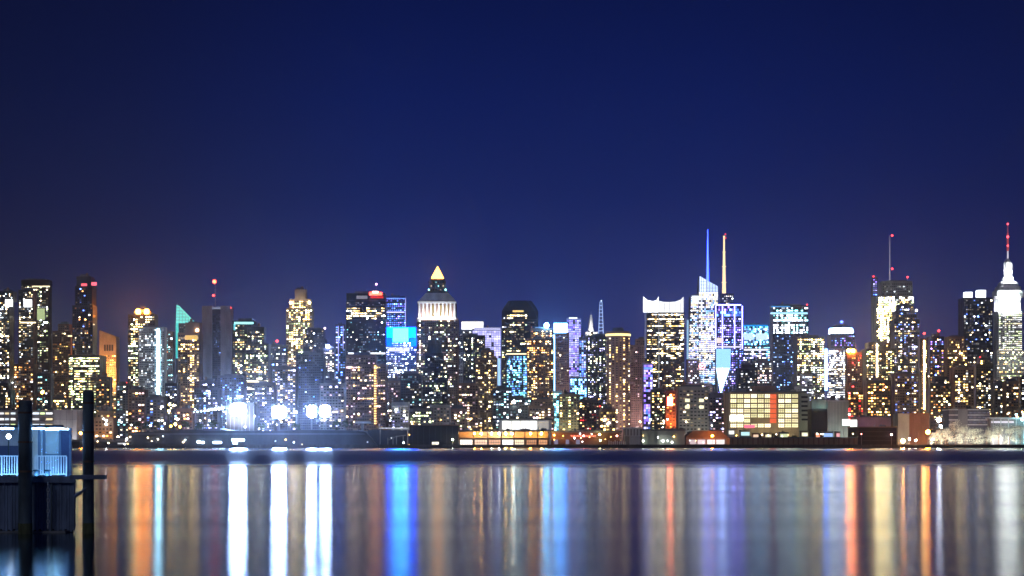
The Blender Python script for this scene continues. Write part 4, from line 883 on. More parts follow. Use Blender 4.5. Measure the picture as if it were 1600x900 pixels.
for px, py, r in ((463, 644, .8), (398, 650, .5), (383, 667, .7), (305, 640, .6)):
    c = wroot('deck_lamp', {463: 'small bluish lamp between the second and third floodlight masts', 398: 'tiny lamp at the south corner of the white pavilion', 383: 'tiny warm lamp low on the deck below the pavilion', 305: 'small lamp at the north end of the lit canopy'}[px], 'lamp', px, 1365, 'small lamps on the raised deck', PZ(673.3, 1325))
    MB().cone(PX(px, 1365), 1365, PZ(673.3, 1325), PZ(py, 1365)-r, .15, .1, 6).build('pole', metal_mat(), c.root); MB().ball(PX(px, 1365), 1365, PZ(py, 1365), r).build('lamp_head', emit_mat((.75, .82, 1), 22, True), c.root)
# gantry pier
D = 1312
c = wroot('gantry_pier', 'dark open pier frame of pale posts under a lit top beam', 'pier', 600, D)
wbox(c, 'deck', 560, 641, 697, 703, W_('dark'), dep=30); wbox(c, 'rear_wall', 575, 640, 672, None, W_('navy'), dy=20, dep=6); wbox(c, 'top_beam', 592, 638, 668, 670, W_('white'), dep=2)
for x, t in ((594, 671), (606, 684), (614, 682), (619.5, 681), (630, 680), (637, 670)): wbox(c, 'post', x-.7, x+.7, t, 697, W_('conc'), dy=-.4, dep=.7)
m = MB(); m.bar((PX(606, D), D, PZ(688, D)), (PX(619, D), D, PZ(682, D)), .25); m.bar((PX(619, D), D, PZ(682, D)), (PX(634, D), D, PZ(680, D)), .3); m.build('brace', W_('conc'), c.root)
wbox(c, 'canopy', 553, 578, 658.5, 661.5, W_('white'), dy=60, dep=10); wbox(c, 'canopy_post', 564, 568, 661.6, None, W_('conc'), dy=63, dep=3)
flood(c, PX(592, D), PX(638, D), PZ(671, D), PZ(668, D), D, (.85, .9, 1), .55, d=3, zs=PZ(676, D)); flood(c, PX(594, D), PX(638, D), PZ(697, D), PZ(676, D), D, (.6, .75, 1), .12, d=8)
# dark shed
D = 1305
c = wroot('waterfront_shed', 'black flat roofed waterfront shed with one small lit window', 'shed', 678, D)
wbox(c, 'wall', 640, 716, 665, 702, W_('black'), dep=40); wbox(c, 'roof', 639, 717, 663.5, 664.9, W_('brown'), dy=-.6, dep=41)
strip(c, 675, 679.6, 690.5, 697, (1, .92, .72), 1.5, 'window_pane', yoff=-.05); strip(c, 680.2, 685.5, 690.5, 697, (1, .92, .72), 1.8, 'window_pane', yoff=-.05)
MB().box(PX(674, D), PX(686.5, D), D-.25, D-.06, PZ(698, D), PZ(697.1, D)).build('window_sill', W_('slate'), c.root)
m = MB()
for x in range(644, 716, 9): m.box(PX(x, D)-.12, PX(x, D)+.12, D-.14, D-.003, GZ-1, PZ(666, D))
m.build('wall_rib', W_('dark'), c.root, 'stuff')
# orange two-level pier
D = 1318
c = wroot('market_pier', 'long two level pier glowing orange above and with pale lit panels below', 'pier', 787, D)
wbox(c, 'deck', 716, 859, 697, 703, W_('black'), dep=40); wbox(c, 'upper_floor', 716, 859, 684.2, 686, W_('brown'), dep=40); wbox(c, 'roof', 715, 860, 672.5, 674.5, W_('slate'), dy=-1, dep=42); wbox(c, 'rear_wall', 717, 858, 674.6, 684.1, W_('tan'), dy=16, dep=2); wbox(c, 'rear_wall', 717, 858, 686.1, 696.9, W_('brown'), dy=16, dep=2)
for x in (717, 739.5, 762, 783.5, 803, 820, 840, 857): wbox(c, 'column', x-.8, x+.8, 674.6, 696.9, W_('dark'), dy=.2, dep=1)
for x0, x1, col, s in ((719, 738, (1, .93, .82), 1.1), (742, 761, (1, .66, .48), .75), (764, 782, (1, .55, .36), .55), (785, 802, (1, .98, .92), 1.2), (804.5, 818.5, (1, .8, .55), .8), (823, 838, (.9, .42, .22), .42), (842, 855, (.95, .48, .26), .48)):
    strip(c, x0, x1, 687.2, 695.5, col, s*1.7, 'lit_panel', D=D+10)
    f = MB(); y = D+8.9
    for k in range(1, 5): x = x0+(x1-x0)*k/5; f.box(PX(x, y)-.1, PX(x, y)+.1, y-.2, y-.02, PZ(695.5, y), PZ(687.2, y))
    f.box(PX(x0, y), PX(x1, y), y-.2, y-.021, PZ(691.4, y)-.1, PZ(691.4, y)+.1); f.build('panel_mullion', W_('dark'), c.root)
for px, col, s, r in ((741, 'o', 40, .8), (752, (1, .5, .1), 60, .9), (768, (.8, 1, .85), 18, .8), (780, (.9, .95, 1), 30, .8), (790, (1, .55, .12), 55, .9), (800, (1, .5, .1), 40, .8), (829, 'o', 40, .8), (846, (1, .55, .1), 60, .9)):
    MB().ball(PX(px, D+4), D+4, PZ(677.5, D+4), r).build('ceiling_lamp', emit_mat(PAL[col] if isinstance(col, str) else col, s*8, True), c.root)
D = 1460
c = wroot('long_hall', 'long low hall with a brilliantly white lit front above the orange pier', 'hall', 820, D)
wbox(c, 'wall', 780, 862, 656, None, W_('white'), dep=20); wbox(c, 'roof', 779, 863, 653.5, 655.9, W_('slate'), dy=-1, dep=22)
for x0, x1 in ((785, 798), (799.5, 812), (813.5, 826), (827.5, 839), (841, 857)): strip(c, x0, x1, 658, 671, (1, .99, .94) if x0 < 840 else (.8, .75, .7), 1.7 if x0 < 840 else .5, 'lit_bay', sampled=True)
# red lamp pier
D = 1318
c = wroot('red_lit_pier', 'dark pier shed with a string of red lamps and pale posts at its water edge', 'pier', 920, D)
wbox(c, 'deck', 859.2, 1001, 697.5, 703, W_('black'), dep=40); wbox(c, 'wall', 862, 968, 676, 697.4, W_('brick'), dy=12, dep=24); wbox(c, 'roof', 860.5, 972, 672.6, 675.9, W_('slate'), dy=8, dep=30)
m = MB()
for k in range(17): m.ball(PX(893+k*2.3, D+11), D+11, PZ(681+.5*(k % 2), D+11), .34, 6, 4)
m.build('lamp_string', emit_mat((1, .14, .08), 9, True), c.root, 'stuff')
bulb_l = [(866, 680, 'o', 24, .7), (880, 681, 'o', 12, .5), (912, 681, (1, .3, .25), 26, .7), (937, 679, (1, .75, .2), 40, .9), (938, 688, (.8, 1, .5), 20, .7), (964, 681, (1, .45, .3), 26, .7)]
for px, py, col, s, r in bulb_l: MB().ball(PX(px, D+6), D+6, PZ(py, D+6), r).build('pier_lamp', emit_mat(PAL[col] if isinstance(col, str) else col, s, True), c.root)
for k in range(9): wbox(c, 'fender_post', 951+k*3.2, 952.2+k*3.2, 688+(k % 3), 698, W_('white'), dy=-.6, dep=.5)
flood(c, PX(950, D), PX(978, D), PZ(698, D), PZ(687, D), D-.6, (.6, 1, .95), .55, d=4, zs=PZ(697, D))
for x0, x1 in ((866, 872), (884, 889), (900, 906)): strip(c, x0, x1, 687, 694, (.7, .65, 1), .3, 'lit_window', D=D+12)
D = 1318
c = wroot('columned_pavilion', 'pale pavilion of white columns at the south end of the red lit pier', 'pavilion', 988, D)
wbox(c, 'wall', 976, 1001, 669, 697.4, W_('conc'), dy=5, dep=16); wbox(c, 'roof', 975, 1002, 668, 670.4, W_('white'), dy=-.4, dep=22)
for k in range(5): wbox(c, 'column', 978+k*4.9, 980+k*4.9, 670.5, 680.5, W_('white'), dy=.4, dep=1)
wbox(c, 'lower_front', 984, 1000.5, 681.5, 697.4, W_('pale'), dy=.2, dep=4); wbox(c, 'floor_band', 976, 1001, 680.6, 681.4, W_('white'), dy=-.2, dep=5)
flood(c, PX(976, D), PX(1001, D), PZ(697, D), PZ(670, D), D, (1, .95, 1), .38, d=7)
D = 1330
c = wroot('low_shed', 'grey green low shed lit from below by lamps at the water edge', 'shed', 1035, D)
wbox(c, 'wall', 1003, 1070, 673, 697.4, W_('greenish'), dep=20); wbox(c, 'deck', 1002, 1142, 697.5, 703, W_('black'), dy=-8, dep=30); wbox(c, 'roof', 1002, 1071, 670.5, 672.9, W_('slate'), dy=-1, dep=22)
for x in (1012, 1028, 1051): wbox(c, 'buttress', x-1, x+1, 674, 697.4, W_('greenish'), dy=-.8, dep=.79)
flood(c, PX(1015, D), PX(1062, D), PZ(697, D), PZ(678, D), D, (1, 1, .85), .42, d=5); MB().ball(PX(1005, D-3), D-3, PZ(689, D-3), .7).build('lamp_head', emit_mat((.9, 1, .8), 24, True), c.root); MB().ball(PX(1036, D-3), D-3, PZ(689, D-3), .8).build('lamp_head', emit_mat((1, 1, .9), 22, True), c.root); MB().ball(PX(1050, D-3), D-3, PZ(691, D-3), .7).build('lamp_head', emit_mat((1, 1, .9), 18, True), c.root)
D = 1332
c = wroot('boat_house', 'low brown roofed boat house with pinkish white lit openings', 'boat house', 1105, D)
wbox(c, 'wall', 1072, 1137, 684, 697.4, W_('rose'), dep=18); MB().prism([(PX(1070, D), PZ(684, D)), (PX(1139, D), PZ(684, D)), (PX(1126, D), PZ(673, D)), (PX(1082, D), PZ(673, D))], D-1, D+20).build('roof', W_('brown'), c.root)
for x0, x1, s in ((1078, 1088, .7), (1090, 1102, 1.0), (1105, 1117, 1.3), (1119, 1132, 1.1)): strip(c, x0, x1, 687, 694, (1, .78, .82) if x0 < 1100 else (1, .92, .9), s, 'lit_opening')
flood(c, PX(1075, D), PX(1135, D), PZ(684, D), PZ(674, D), D-1, (1, .55, .25), .10, d=5, zs=PZ(690, D))
# wall south of it with kiosks
D = 1308
c = wroot('bulkhead_wall', 'long brown timber bulkhead wall along the water under coloured kiosks', 'bulkhead', 1240, D)
wbox(c, 'wall', 1140, 1341, 684.5, 702, W_('brown'), dep=24)
for k in range(25): wbox(c, 'fender_post', 1144+k*7.9, 1146+k*7.9, 684.2, 702, W_('brick'), dy=-.6, dep=.59)
wbox(c, 'cap_beam', 1139, 1342, 683, 684.4, W_('slate'), dy=-.8, dep=2)
kio = [(1138, 1148, 671, 'white', (1, 1, .9), 'small white lit kiosk at the north end of the bulkhead'), (1157, 1172, 673, 'greenish', (.6, .95, 1), 'pale teal lit kiosk on the bulkhead'), (1176, 1186, 677, 'brick', (1, .7, .5), 'low reddish kiosk with a warm lit front'),
       (1195, 1206, 677, 'tan', (1, .9, .6), 'beige kiosk with yellow lit front near the middle of the bulkhead'), (1218, 1232, 676, 'conc', (.9, 1, .6), 'grey kiosk with greenish yellow lit front'), (1252, 1263, 674, 'tan', (1, .98, .7), 'cream brightly lit kiosk below the warehouse dark side wall'),
       (1274, 1282, 676, 'brick', (1, .35, .2), 'small kiosk with an orange red glow'), (1286, 1302, 675, 'slate', (.35, .55, 1), 'kiosk with blue lit front on the bulkhead'), (1306, 1313, 675, 'rose', (1, .45, .5), 'pink lit kiosk at the south end of the bulkhead')]
for x0, x1, yt, w, col, lab in kio:
    D = 1345; c = wroot('kiosk', lab, 'kiosk', (x0+x1)/2, D, 'kiosks along the bulkhead')
    wbox(c, 'wall', x0, x1, yt, None, W_(w), dep=6); wbox(c, 'roof', x0-.6, x1+.6, yt-1, yt-.02, W_('slate'), dy=-1, dep=8)
    strip(c, x0+1, x1-1, yt+2, yt+7.5, col, random.uniform(.7, 1.3), 'lit_front', yoff=-.05)
m = root('neon_sign', 'red neon sign between the kiosks before the cream lit warehouse', 'sign', (PX(1171, 1350), 1350, GZ)); cb = Ctx(); cb.root = m; cb.ya = 1350
strip(cb, 1163, 1179, 664, 668.5, (1, .12, .2), 2.0, 'lit_panel', yoff=0); MB().bar((PX(1171, 1350), 1350.3, GZ), (PX(1171, 1350), 1350.3, PZ(668, 1350)), .25).build('post', metal_mat(), m)
# cream-lit grid fronted warehouse
D = 1560; yT = 614
c = wroot('warehouse', 'broad cream lit warehouse with gridded windows and one orange red sign column', 'warehouse', 1195, D)
wbox(c, 'wall', 1139, 1248, 613, None, W_('tan'), dep=40); wbox(c, 'side_wall', 1248.1, 1265, 613.8, None, W_('greenish'), dy=.5, dep=38)
wbox(c, 'roof', 1138, 1266, 611.5, 612.9, W_('slate'), dy=-.8, dep=42); wbox(c, 'penthouse', 1178, 1212, 603, 611.4, W_('brown'), dy=8, dep=18); wbox(c, 'penthouse', 1150, 1166, 607, 611.4, W_('slate'), dy=10, dep=14)
cols = 10; rows = 7; cw = (1247-1140)/cols; ch = 7.7; mats = [emit_mat(k, s, False) for k, s in (((1, .90, .52), 1.9), ((1, .92, .50), 1.5), ((1, .88, .58), 2.3), ((1, .87, .50), 1.25), ((1, .92, .62), 2.0), ((1, .90, .46), 1.0))]
me = {}
for i in range(cols):
    for j in range(rows):
        if i == 6: continue
        y0 = 616+j*ch; x0 = 1140.6+i*cw; D2 = D-.05
        if j == 5 and i in (3, 4, 5): continue
        o = MB().box(PX(x0+.9, D2), PX(x0+cw-.9, D2), D2-.12, D2, PZ(y0+ch-2.2, D2), PZ(y0, D2)).build('window', random.choice(mats), c.root)
        y_ = D2-.2; k = MB()
        for f_ in (.33, .67): k.box(PX(x0+.9+(cw-1.8)*f_, y_)-.13, PX(x0+.9+(cw-1.8)*f_, y_)+.13, y_-.06, y_, PZ(y0+ch-2.2, y_), PZ(y0, y_))
        k.box(PX(x0+.9, y_), PX(x0+cw-.9, y_), y_-.1, y_-.062, PZ(y0+(ch-2.2)*.45, y_)-.12, PZ(y0+(ch-2.2)*.45, y_)+.12); k.build('mullion', W_('brown'), o, 'stuff')
for i in range(cols+1): wbox(c, 'pilaster', 1140.6+i*cw-.6, 1140.6+i*cw+.6, 613.6, None, W_('tan'), dy=-.6, dep=.58)
for j in range(rows+1): wbox(c, 'floor_band', 1139.4, 1247.8, 616+j*ch-2.0, 616+j*ch-.6, W_('tan'), dy=-.45, dep=.44)
strip(c, 1203, 1213, 616, 661, (1, .16, .06), .95, 'sign_column', yoff=-.7, sampled=True)
f = MB(); 
for j in range(1, 6): f.box(PX(1203, D-1.1), PX(1213, D-1.1), D-1.25, D-1.1, PZ(616+j*7.5, D-1.1)-.25, PZ(616+j*7.5, D-1.1)+.25)
f.build('sign_bar', W_('brick'), c.root)
strip(c, 1140, 1162, 649, 658, (1, .99, .9), 2.2, 'lit_sign', yoff=-.9, sampled=True)
flood(c, PX(1140, D), PX(1247, D), GZ, PZ(614, D), D, (1, .90, .50), .24, d=22)
for k in range(6): MB().box(PX(1252+k*.1, D+.3), PX(1262, D+.3), D+.2, D+.49, PZ(622+k*7, D), PZ(619+k*7, D)).build('dark_window', glass_mat(), c.root)
# grey and orange buildings north of it
D = 1580
c = tower('loft_building', 'grey loft building with four bright cream windows beside the orange glowing wall', 'loft building', D,
          [(1056, 1107, 606, WS('w', .06, s=1.4, cw=4, fh=3.8))], 'conc', dep=26)
for x in (1074, 1096):
    for y in (623, 633.5): strip(c, x-3.5, x+3.5, y, y+5, (1, .95, .62), 1.4, 'lit_window', D=D)
strip(c, 1066, 1078, 655, 656.5, 'w', .8); flood(c, c.xa, c.xb, GZ, c.z, D, (.9, .95, .8), .10, d=18); finish(c)
c = tower('brick_building', 'brick building with an orange red glowing wall', 'brick building', 1640, [(1038, 1056, 612, WS('o', .25, s=1.3, cw=3.6, fh=3.8, sig=.9))], 'brick', dep=16, roof=None)
flood(c, c.xa, c.xb, GZ, PZ(615, 1640), 1640, (1, .25, .06), .75, d=9, albedo=.2, zs=PZ(660, 1640)); strip(c, 1043, 1051, 620, 634, (1, .13, .07), 40, 'neon_sign', sampled=True); finish(c)
D = 1500
c = wroot('storage_block', 'pale grey blank storage block beside a dark block with teal lit top', 'storage block', 1293, D)
wbox(c, 'wall', 1293, 1326, 627, None, W_('greenish'), dep=24); wbox(c, 'dark_wing', 1268, 1292.9, 639, None, W_('black'), dy=2, dep=20); wbox(c, 'teal_wing', 1268.5, 1292.5, 625, 638.9, W_('greenish'), dy=4, dep=16)
wbox(c, 'parapet', 1292.7, 1326.5, 625.6, 626.9, W_('pale'), dy=-.2, dep=24); wbox(c, 'stair_tower', 1299, 1306, 619, 625.5, W_('slate'), dy=6, dep=7)
m = MB()
for x in range(1297, 1325, 5): m.box(PX(x, D)-.1, PX(x, D)+.1, D-.12, D-.003, GZ, PZ(627, D))
m.build('wall_joint', W_('pale'), c.root, 'stuff'); flood(c, PX(1294, D), PX(1325, D), GZ, PZ(627, D), D, (.85, 1, .92), .22, d=14); flood(c, PX(1269, D), PX(1292, D), PZ(639, D), PZ(625, D), D+4, (.6, 1, .9), .22, d=4, zs=PZ(640, D))
D = 1420
for p, q, y0, y1, lab in ((1316, 1328, 655, 665, 'brilliant white screen standing on the waterfront, slightly higher of the pair'), (1328.5, 1339, 656, 668, 'bluish white lit screen on the waterfront, slightly lower of the pair')):
    m = root('light_screen', lab, 'screen', (PX((p+q)/2, D), D, GZ), 'paired bright screens'); cb = Ctx(); cb.root = m; cb.ya = D
    strip(cb, p, q, y0, y1, (.85, 1, 1), 2.2, 'screen', yoff=0, sampled=True); f = MB()
    for x in (p+2, q-2): f.bar((PX(x, D), D+.3, GZ), (PX(x, D), D+.3, PZ(y0+2, D)), .25)
    f.build('post', metal_mat(), m)
D = 1475
c = wroot('violet_hall', 'low hall with violet blue glowing wall behind the black waterfront block', 'hall', 1360, D)
wbox(c, 'wall', 1338, 1392, 652, None, W_('rose'), dep=20); wbox(c, 'roof', 1337, 1393, 650.5, 651.9, W_('slate'), dy=-.6, dep=22); flood(c, PX(1339, D), PX(1358, D), GZ, PZ(652, D), D, (.3, .2, 1), .35, d=10); flood(c, PX(1360, D), PX(1391, D), GZ, PZ(652, D), D, (1, .5, .4), .05, d=10)
D = 1306
c = wroot('waterfront_block', 'black flat roofed waterfront block without lights at the bulkhead end', 'waterfront block', 1370, D)
wbox(c, 'wall', 1341, 1401, 668, 702, W_('black'), dep=40); wbox(c, 'roof', 1340.4, 1401.8, 666.5, 667.9, W_('brown'), dy=-.5, dep=41)
for k in range(4): wbox(c, 'floor_band', 1341, 1401, 674+k*7, 674.8+k*7, W_('dark'), dy=-.3, dep=.29)
D = 1400
c = wroot('timber_shed', 'tall brown timber slatted shed lit orange at its base', 'shed', 1425, D)
wbox(c, 'wall', 1421, 1452, 645, None, W_('brick'), dep=20); wbox(c, 'pale_wing', 1403, 1420.9, 646, None, W_('greenish'), dy=.5, dep=18)
for k in range(8): wbox(c, 'slat', 1422+k*3.8, 1424+k*3.8, 645.4, None, W_('brick'), dy=-.5, dep=.49)
flood(c, PX(1421, D), PX(1452, D), GZ, PZ(646, D), D, (1, .5, .2), .08, d=8); flood(c, PX(1403, D), PX(1420, D), GZ, PZ(646, D), D, (.8, 1, .85), .05, d=12)
D = 1470
c = wroot('low_office', 'low white office with three floor bands behind the white lit trees', 'office', 1515, D)
wbox(c, 'wall', 1483, 1546, 641, None, W_('slate'), dep=22); wbox(c, 'stair_tower', 1497, 1512, 639, None, W_('conc'), dy=-.8, dep=10)
for y in (640, 647.5, 655, 662.5): wbox(c, 'floor_band', 1482.5, 1546.5, y, y+2, W_('white'), dy=-.6, dep=.59) if y > 640 else wbox(c, 'parapet', 1482.5, 1546.5, 639.2, 640.9, W_('white'), dy=-.5, dep=23)
for y in (643.5, 651, 658.5):
    for x in range(1514, 1545, 7): strip(c, x, x+5, y, y+2.6, (.75, .7, .9), .16, 'window', yoff=-.04)
flood(c, PX(1484, D), PX(1546, D), GZ, PZ(641, D), D, (1, .92, .96), .10, d=14)
D = 1440
c = wroot('canopy_hall', 'long white canopy glowing cyan at its south end', 'canopy', 1575, D)
wbox(c, 'roof', 1547, 1625, 652, 655, W_('white'), dy=-1, dep=14); wbox(c, 'wall', 1548, 1625, 655.1, None, W_('conc'), dy=3, dep=10)
for x in range(1552, 1625, 12): wbox(c, 'column', x-.6, x+.6, 655.1, None, W_('white'), dy=-.4, dep=.8)
strip(c, 1549, 1584, 658, 661, (.95, .9, 1), 1.0, 'light_strip', yoff=1.5); flood(c, PX(1548, D), PX(1580, D), GZ, PZ(655, D), D+3, (1, .95, .95), .5, d=6); flood(c, PX(1585, D), PX(1620, D), GZ, PZ(650, D), D-1, (.25, .85, 1), 1.0, d=8)
for px, py in ((1588, 648), (1597, 656)): MB().ball(PX(px, D-3), D-3, PZ(py, D-3), 1.0).build('lamp_head', emit_mat((.4, .9, 1), 20, True), c.root)

def clutter(c, x0, x1, yt, dy, n, seed):
    g = random.Random(seed); D = c.D+dy
    for k in range(n):
        x = PX(g.uniform(x0, x1), D); w = g.uniform(.8, 2.6); h = g.uniform(.6, 2.0); z = PZ(yt, D); y = D+g.uniform(1, 7); q = g.random()
        if q < .55: MB().box(x-w, x+w, y, y+g.uniform(1.5, 3), z+.002, z+h).box(x-w*.5, x-w*.1, y+.4, y+1, z+h, z+h+.5).build('roof_unit', W_(g.choice(('slate', 'conc', 'dark'))), c.root)
        elif q < .8: MB().cone(x, y, z-.05, z+h*1.2, .35, .3, 8).cone(x, y, z+h*1.2, z+h*1.2+.4, .55, .2, 8).build('vent_pipe', metal_mat(), c.root)
        else: MB().cone(x, y, z-.05, z+h*3.2, .12, .05, 5).build('aerial', metal_mat(), c.root)
def wall_lamps(c, x0, x1, y0, y1, n, seed, cols=((1, .5, .12), (1, .72, .4), (1, .92, .8), (.85, .95, 1))):
    g = random.Random(seed); D = c.D-1.0
    for k in range(n): MB().ball(PX(g.uniform(x0, x1), D), D, PZ(g.uniform(y0, y1), D), g.uniform(.22, .5), 6, 4).build('wall_lamp', emit_mat(g.choice(cols), g.choice((12, 25, 45)), False), c.root)
CT = {}
for o_ in list(bpy.data.objects):
    if o_.parent is None and o_.type == 'EMPTY': CT[o_.name] = o_
def ctx(name): q = R_(); q.root = CT[name]; q.D = {'wharf_shed': 1330, 'raised_deck': 1325, 'gantry_pier': 1312, 'waterfront_shed': 1305, 'market_pier': 1318, 'red_lit_pier': 1318, 'low_shed': 1330, 'long_hall': 1460, 'bulkhead_wall': 1308, 'waterfront_block': 1306, 'warehouse': 1560, 'storage_block': 1500, 'ferry_terminal': 1420, 'low_office': 1470, 'violet_hall': 1475, 'boat_house': 1332}[name]; return q
for nm, x0, x1, yt, dy, n in (('wharf_shed', 110, 198, 686.6, 2, 7), ('waterfront_shed', 644, 712, 663.4, 4, 7), ('market_pier', 722, 852, 672.4, 6, 12), ('red_lit_pier', 866, 966, 672.5, 12, 9), ('low_shed', 1006, 1066, 670.4, 4, 6), ('long_hall', 784, 858, 653.4, 4, 7),
                              ('waterfront_block', 1345, 1396, 666.4, 5, 5), ('warehouse', 1142, 1244, 611.4, 6, 9), ('storage_block', 1296, 1322, 625.5, 4, 4), ('ferry_terminal', -10, 80, 640.9, 6, 8), ('low_office', 1486, 1544, 639.1, 6, 6), ('violet_hall', 1342, 1388, 650.4, 4, 4)): clutter(ctx(nm), x0, x1, yt, dy, n, len(nm)*7)
for nm, x0, x1, y0, y1, n in (('wharf_shed', 104, 204, 688, 697, 9), ('raised_deck', 215, 300, 680, 695, 6), ('raised_deck', 420, 585, 684, 697, 5), ('gantry_pier', 592, 640, 674, 695, 4), ('red_lit_pier', 862, 968, 676, 696, 12), ('low_shed', 1005, 1068, 676, 694, 5), ('boat_house', 1074, 1136, 685, 696, 5), ('bulkhead_wall', 1142, 1338, 676, 683, 12)): wall_lamps(ctx(nm), x0, x1, y0, y1, n, len(nm)*3+x0)
# street and quay lamps: each its own pole and head
ORC, WHC = (1, .26, .02), (.95, .97, 1)
lamps = [(66, 613, 1560, ORC, 55, 1.5, 'orange street lamp high behind the long terminal'), (126, 677, 1345, ORC, 55, 1.1, 'orange street lamp next to the dark right hand pile'), (184, 684, 1345, (1, .40, .2), 75, 1.3, 'large warm quay lamp over the dark wharf shed'),
 (166, 657, 1460, WHC, 30, .8, 'white lamp behind the dark wharf shed'), (141, 688, 1322, WHC, 14, .6, 'tiny white lamp between the pile and the wharf shed'), (198, 686, 1322, WHC, 18, .7, 'small white lamp at the south end of the wharf shed'), (205, 664, 1450, WHC, 16, .6, 'small white lamp north of the amber lamp cluster'), (216, 665, 1450, WHC, 20, .6, 'second small white lamp just north of the amber cluster'), (235, 665, 1450, WHC, 26, .8, 'brighter white lamp beside the amber cluster'),
 (267, 666, 1400, ORC, 40, .9, 'northern amber lamp of the cluster by the raised deck'), (274, 663, 1400, (1, .62, .15), 45, 1.0, 'tallest amber lamp of the cluster by the raised deck'), (281, 667, 1400, ORC, 40, .9, 'southern amber lamp of the cluster by the raised deck'), (277, 655, 1450, (1, .8, .6), 30, .9, 'pale warm lamp above the amber cluster'), (265, 632, 1600, (1, .75, .2), 22, 1.2, 'tall yellow lamp below the dark brown tower'), (264, 642, 1580, (1, .7, .15), 18, 1.2, 'lower yellow lamp beneath the tall yellow lamp'),
 (707, 687, 1300, (.9, 1, .8), 18, .6, 'small greenish white lamp at the corner of the black shed'), (803, 628, 1620, (.8, 1, 1), 45, 1.5, 'large bluish white lamp high over the long white hall'), (812, 642, 1560, (.85, 1, 1), 22, 1.0, 'bluish white lamp just over the roof of the long hall'), (1113, 681, 1322, ORC, 60, .9, 'orange lamp at the south corner of the boat house'),
 (1411, 689, 1325, (1, .36, .10), 300, 1.5, 'dazzling warm quay lamp beside the black waterfront block'), (1421, 686, 1330, (1, .8, .6), 40, .8, 'warm white lamp beside the dazzling quay lamp'), (1431, 688, 1330, (1, .85, .7), 34, .7, 'warm white lamp farther south of the dazzling quay lamp'), (1450, 675, 1335, ORC, 120, 1.7, 'big amber street lamp before the timber shed'),
 (1467, 656, 1400, (.75, .82, 1), 60, 1.8, 'large bluish white lamp globe behind the lit trees'), (1470, 666, 1400, (.8, .9, 1), 20, 1.1, 'smaller bluish lamp under the large bluish globe'), (1346, 678, 1302.6, (1, .3, .25), 8, .4, 'faint red lamp on the front of the black waterfront block'), (1393, 679, 1302.6, (1, .5, .45), 16, .6, 'pinkish lamp on the south corner of the black waterfront block'),
 (1072, 659, 1480, (1, .8, .5), 14, .6, 'small warm lamp over the grey green shed'), (1000, 659, 1500, (1, .75, .4), 20, .7, 'warm lamp behind the columned pavilion'), (1016, 656, 1520, (.95, 1, .9), 22, .7, 'white lamp south of the columned pavilion'), (1043, 655, 1500, (1, .8, .5), 20, .7, 'warm lamp at the foot of the orange glowing wall'), (944, 657, 1500, (1, .7, .2), 22, .8, 'yellow lamp behind the red lit pier')]
for px, py, D, col, s, r, lab in lamps:
    m = root('street_lamp', lab, 'street lamp', (PX(px, D), D, GZ), 'lamps along the far shore'); x, z = PX(px, D), PZ(py, D)
    MB().cone(x, D+.2, GZ, z-r*.6, .16, .09, 6).box(x-.05, x+.05, D-.1, D+.25, z-r*.7, z-r*.55).build('pole', metal_mat(), m)
    MB().ball(x, D, z, r).build('lamp_head', emit_mat(col, s*2.6, True), m)
# trees lit white along the southern quay
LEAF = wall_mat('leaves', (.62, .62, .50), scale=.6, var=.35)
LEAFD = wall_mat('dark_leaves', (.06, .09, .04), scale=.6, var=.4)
def tree(px, D, h, r, lab, leaf, seed, grp, low=2, GZ=GZ):
    g = random.Random(seed); x = PX(px, D); m = root('tree', lab, 'tree', (x, D, GZ), grp)
    t = MB(); t.cone(x, D, GZ-.1, GZ+h*.4, .32, .2, 7); tips = []
    for k in range(7):
        a = 2*math.pi*k/7+g.random(); rr = r*g.uniform(.35, .75); p = (x+rr*math.cos(a), D+rr*math.sin(a), GZ+h*g.uniform(.55, .9))
        t.bar((x, D, GZ+h*g.uniform(.28, .4)), p, .14, .04, 5); tips.append(p)
    t.build('trunk', W_('brown'), m); cr = MB()
    cl = tips + [(x+g.uniform(-.5, .5)*r, D+g.uniform(-.5, .5)*r, GZ+h*g.uniform(.5, .95)) for _ in range(7)] + [(x+g.uniform(-.9, .9)*r, D+g.uniform(-.7, .5)*r, GZ+h*g.uniform(.12, .5)) for _ in range(low)]
    for (qx, qy, qz) in cl:
        cr_ = r*g.uniform(.28, .48)
        for _ in range(58):
            d = Vector((g.gauss(0, 1), g.gauss(0, 1), g.gauss(0, .8))).normalized()*cr_*g.uniform(.45, 1.05); s = g.uniform(.22, .5)
            u = Vector((g.uniform(-1, 1), g.uniform(-1, 1), g.uniform(-1, 1))).normalized(); w = u.orthogonal().normalized(); c0 = Vector((qx, qy, qz))+d; i = len(cr.v)
            cr.v += [tuple(c0-u*s), tuple(c0+w*s*.6), tuple(c0+u*s), tuple(c0-w*s*.6)]; cr.f.append((i, i+1, i+2, i+3))
    cr.build('crown', leaf, m); return m
TR = [(1462, 8.5, 3.6, 'pale lit tree next to the amber street lamp'), (1477, 10, 4.2, 'pale lit tree under the bluish lamp globe'), (1493, 15, 5.2, 'tallest pale lit tree before the low white office'), (1508, 12, 4.6, 'rounded pale lit tree before the stair tower of the low office'),
      (1524, 10, 4.6, 'low spreading pale lit tree before the low office'), (1541, 11, 4.8, 'pale lit tree at the south end of the low office'), (1560, 13, 5.2, 'cream lit tree before the white canopy'), (1577, 12, 4.6, 'pale lit tree below the tallest skyscraper'), (1594, 13, 5.0, 'pale lit tree at the south edge of the view')]
for i, (px, h, r, lab) in enumerate(TR):
    tree(px, 1316+(i % 3)*7, h*1.3, r*1.35, lab, LEAF, 40+i, 'white lit trees on the southern quay', 9)
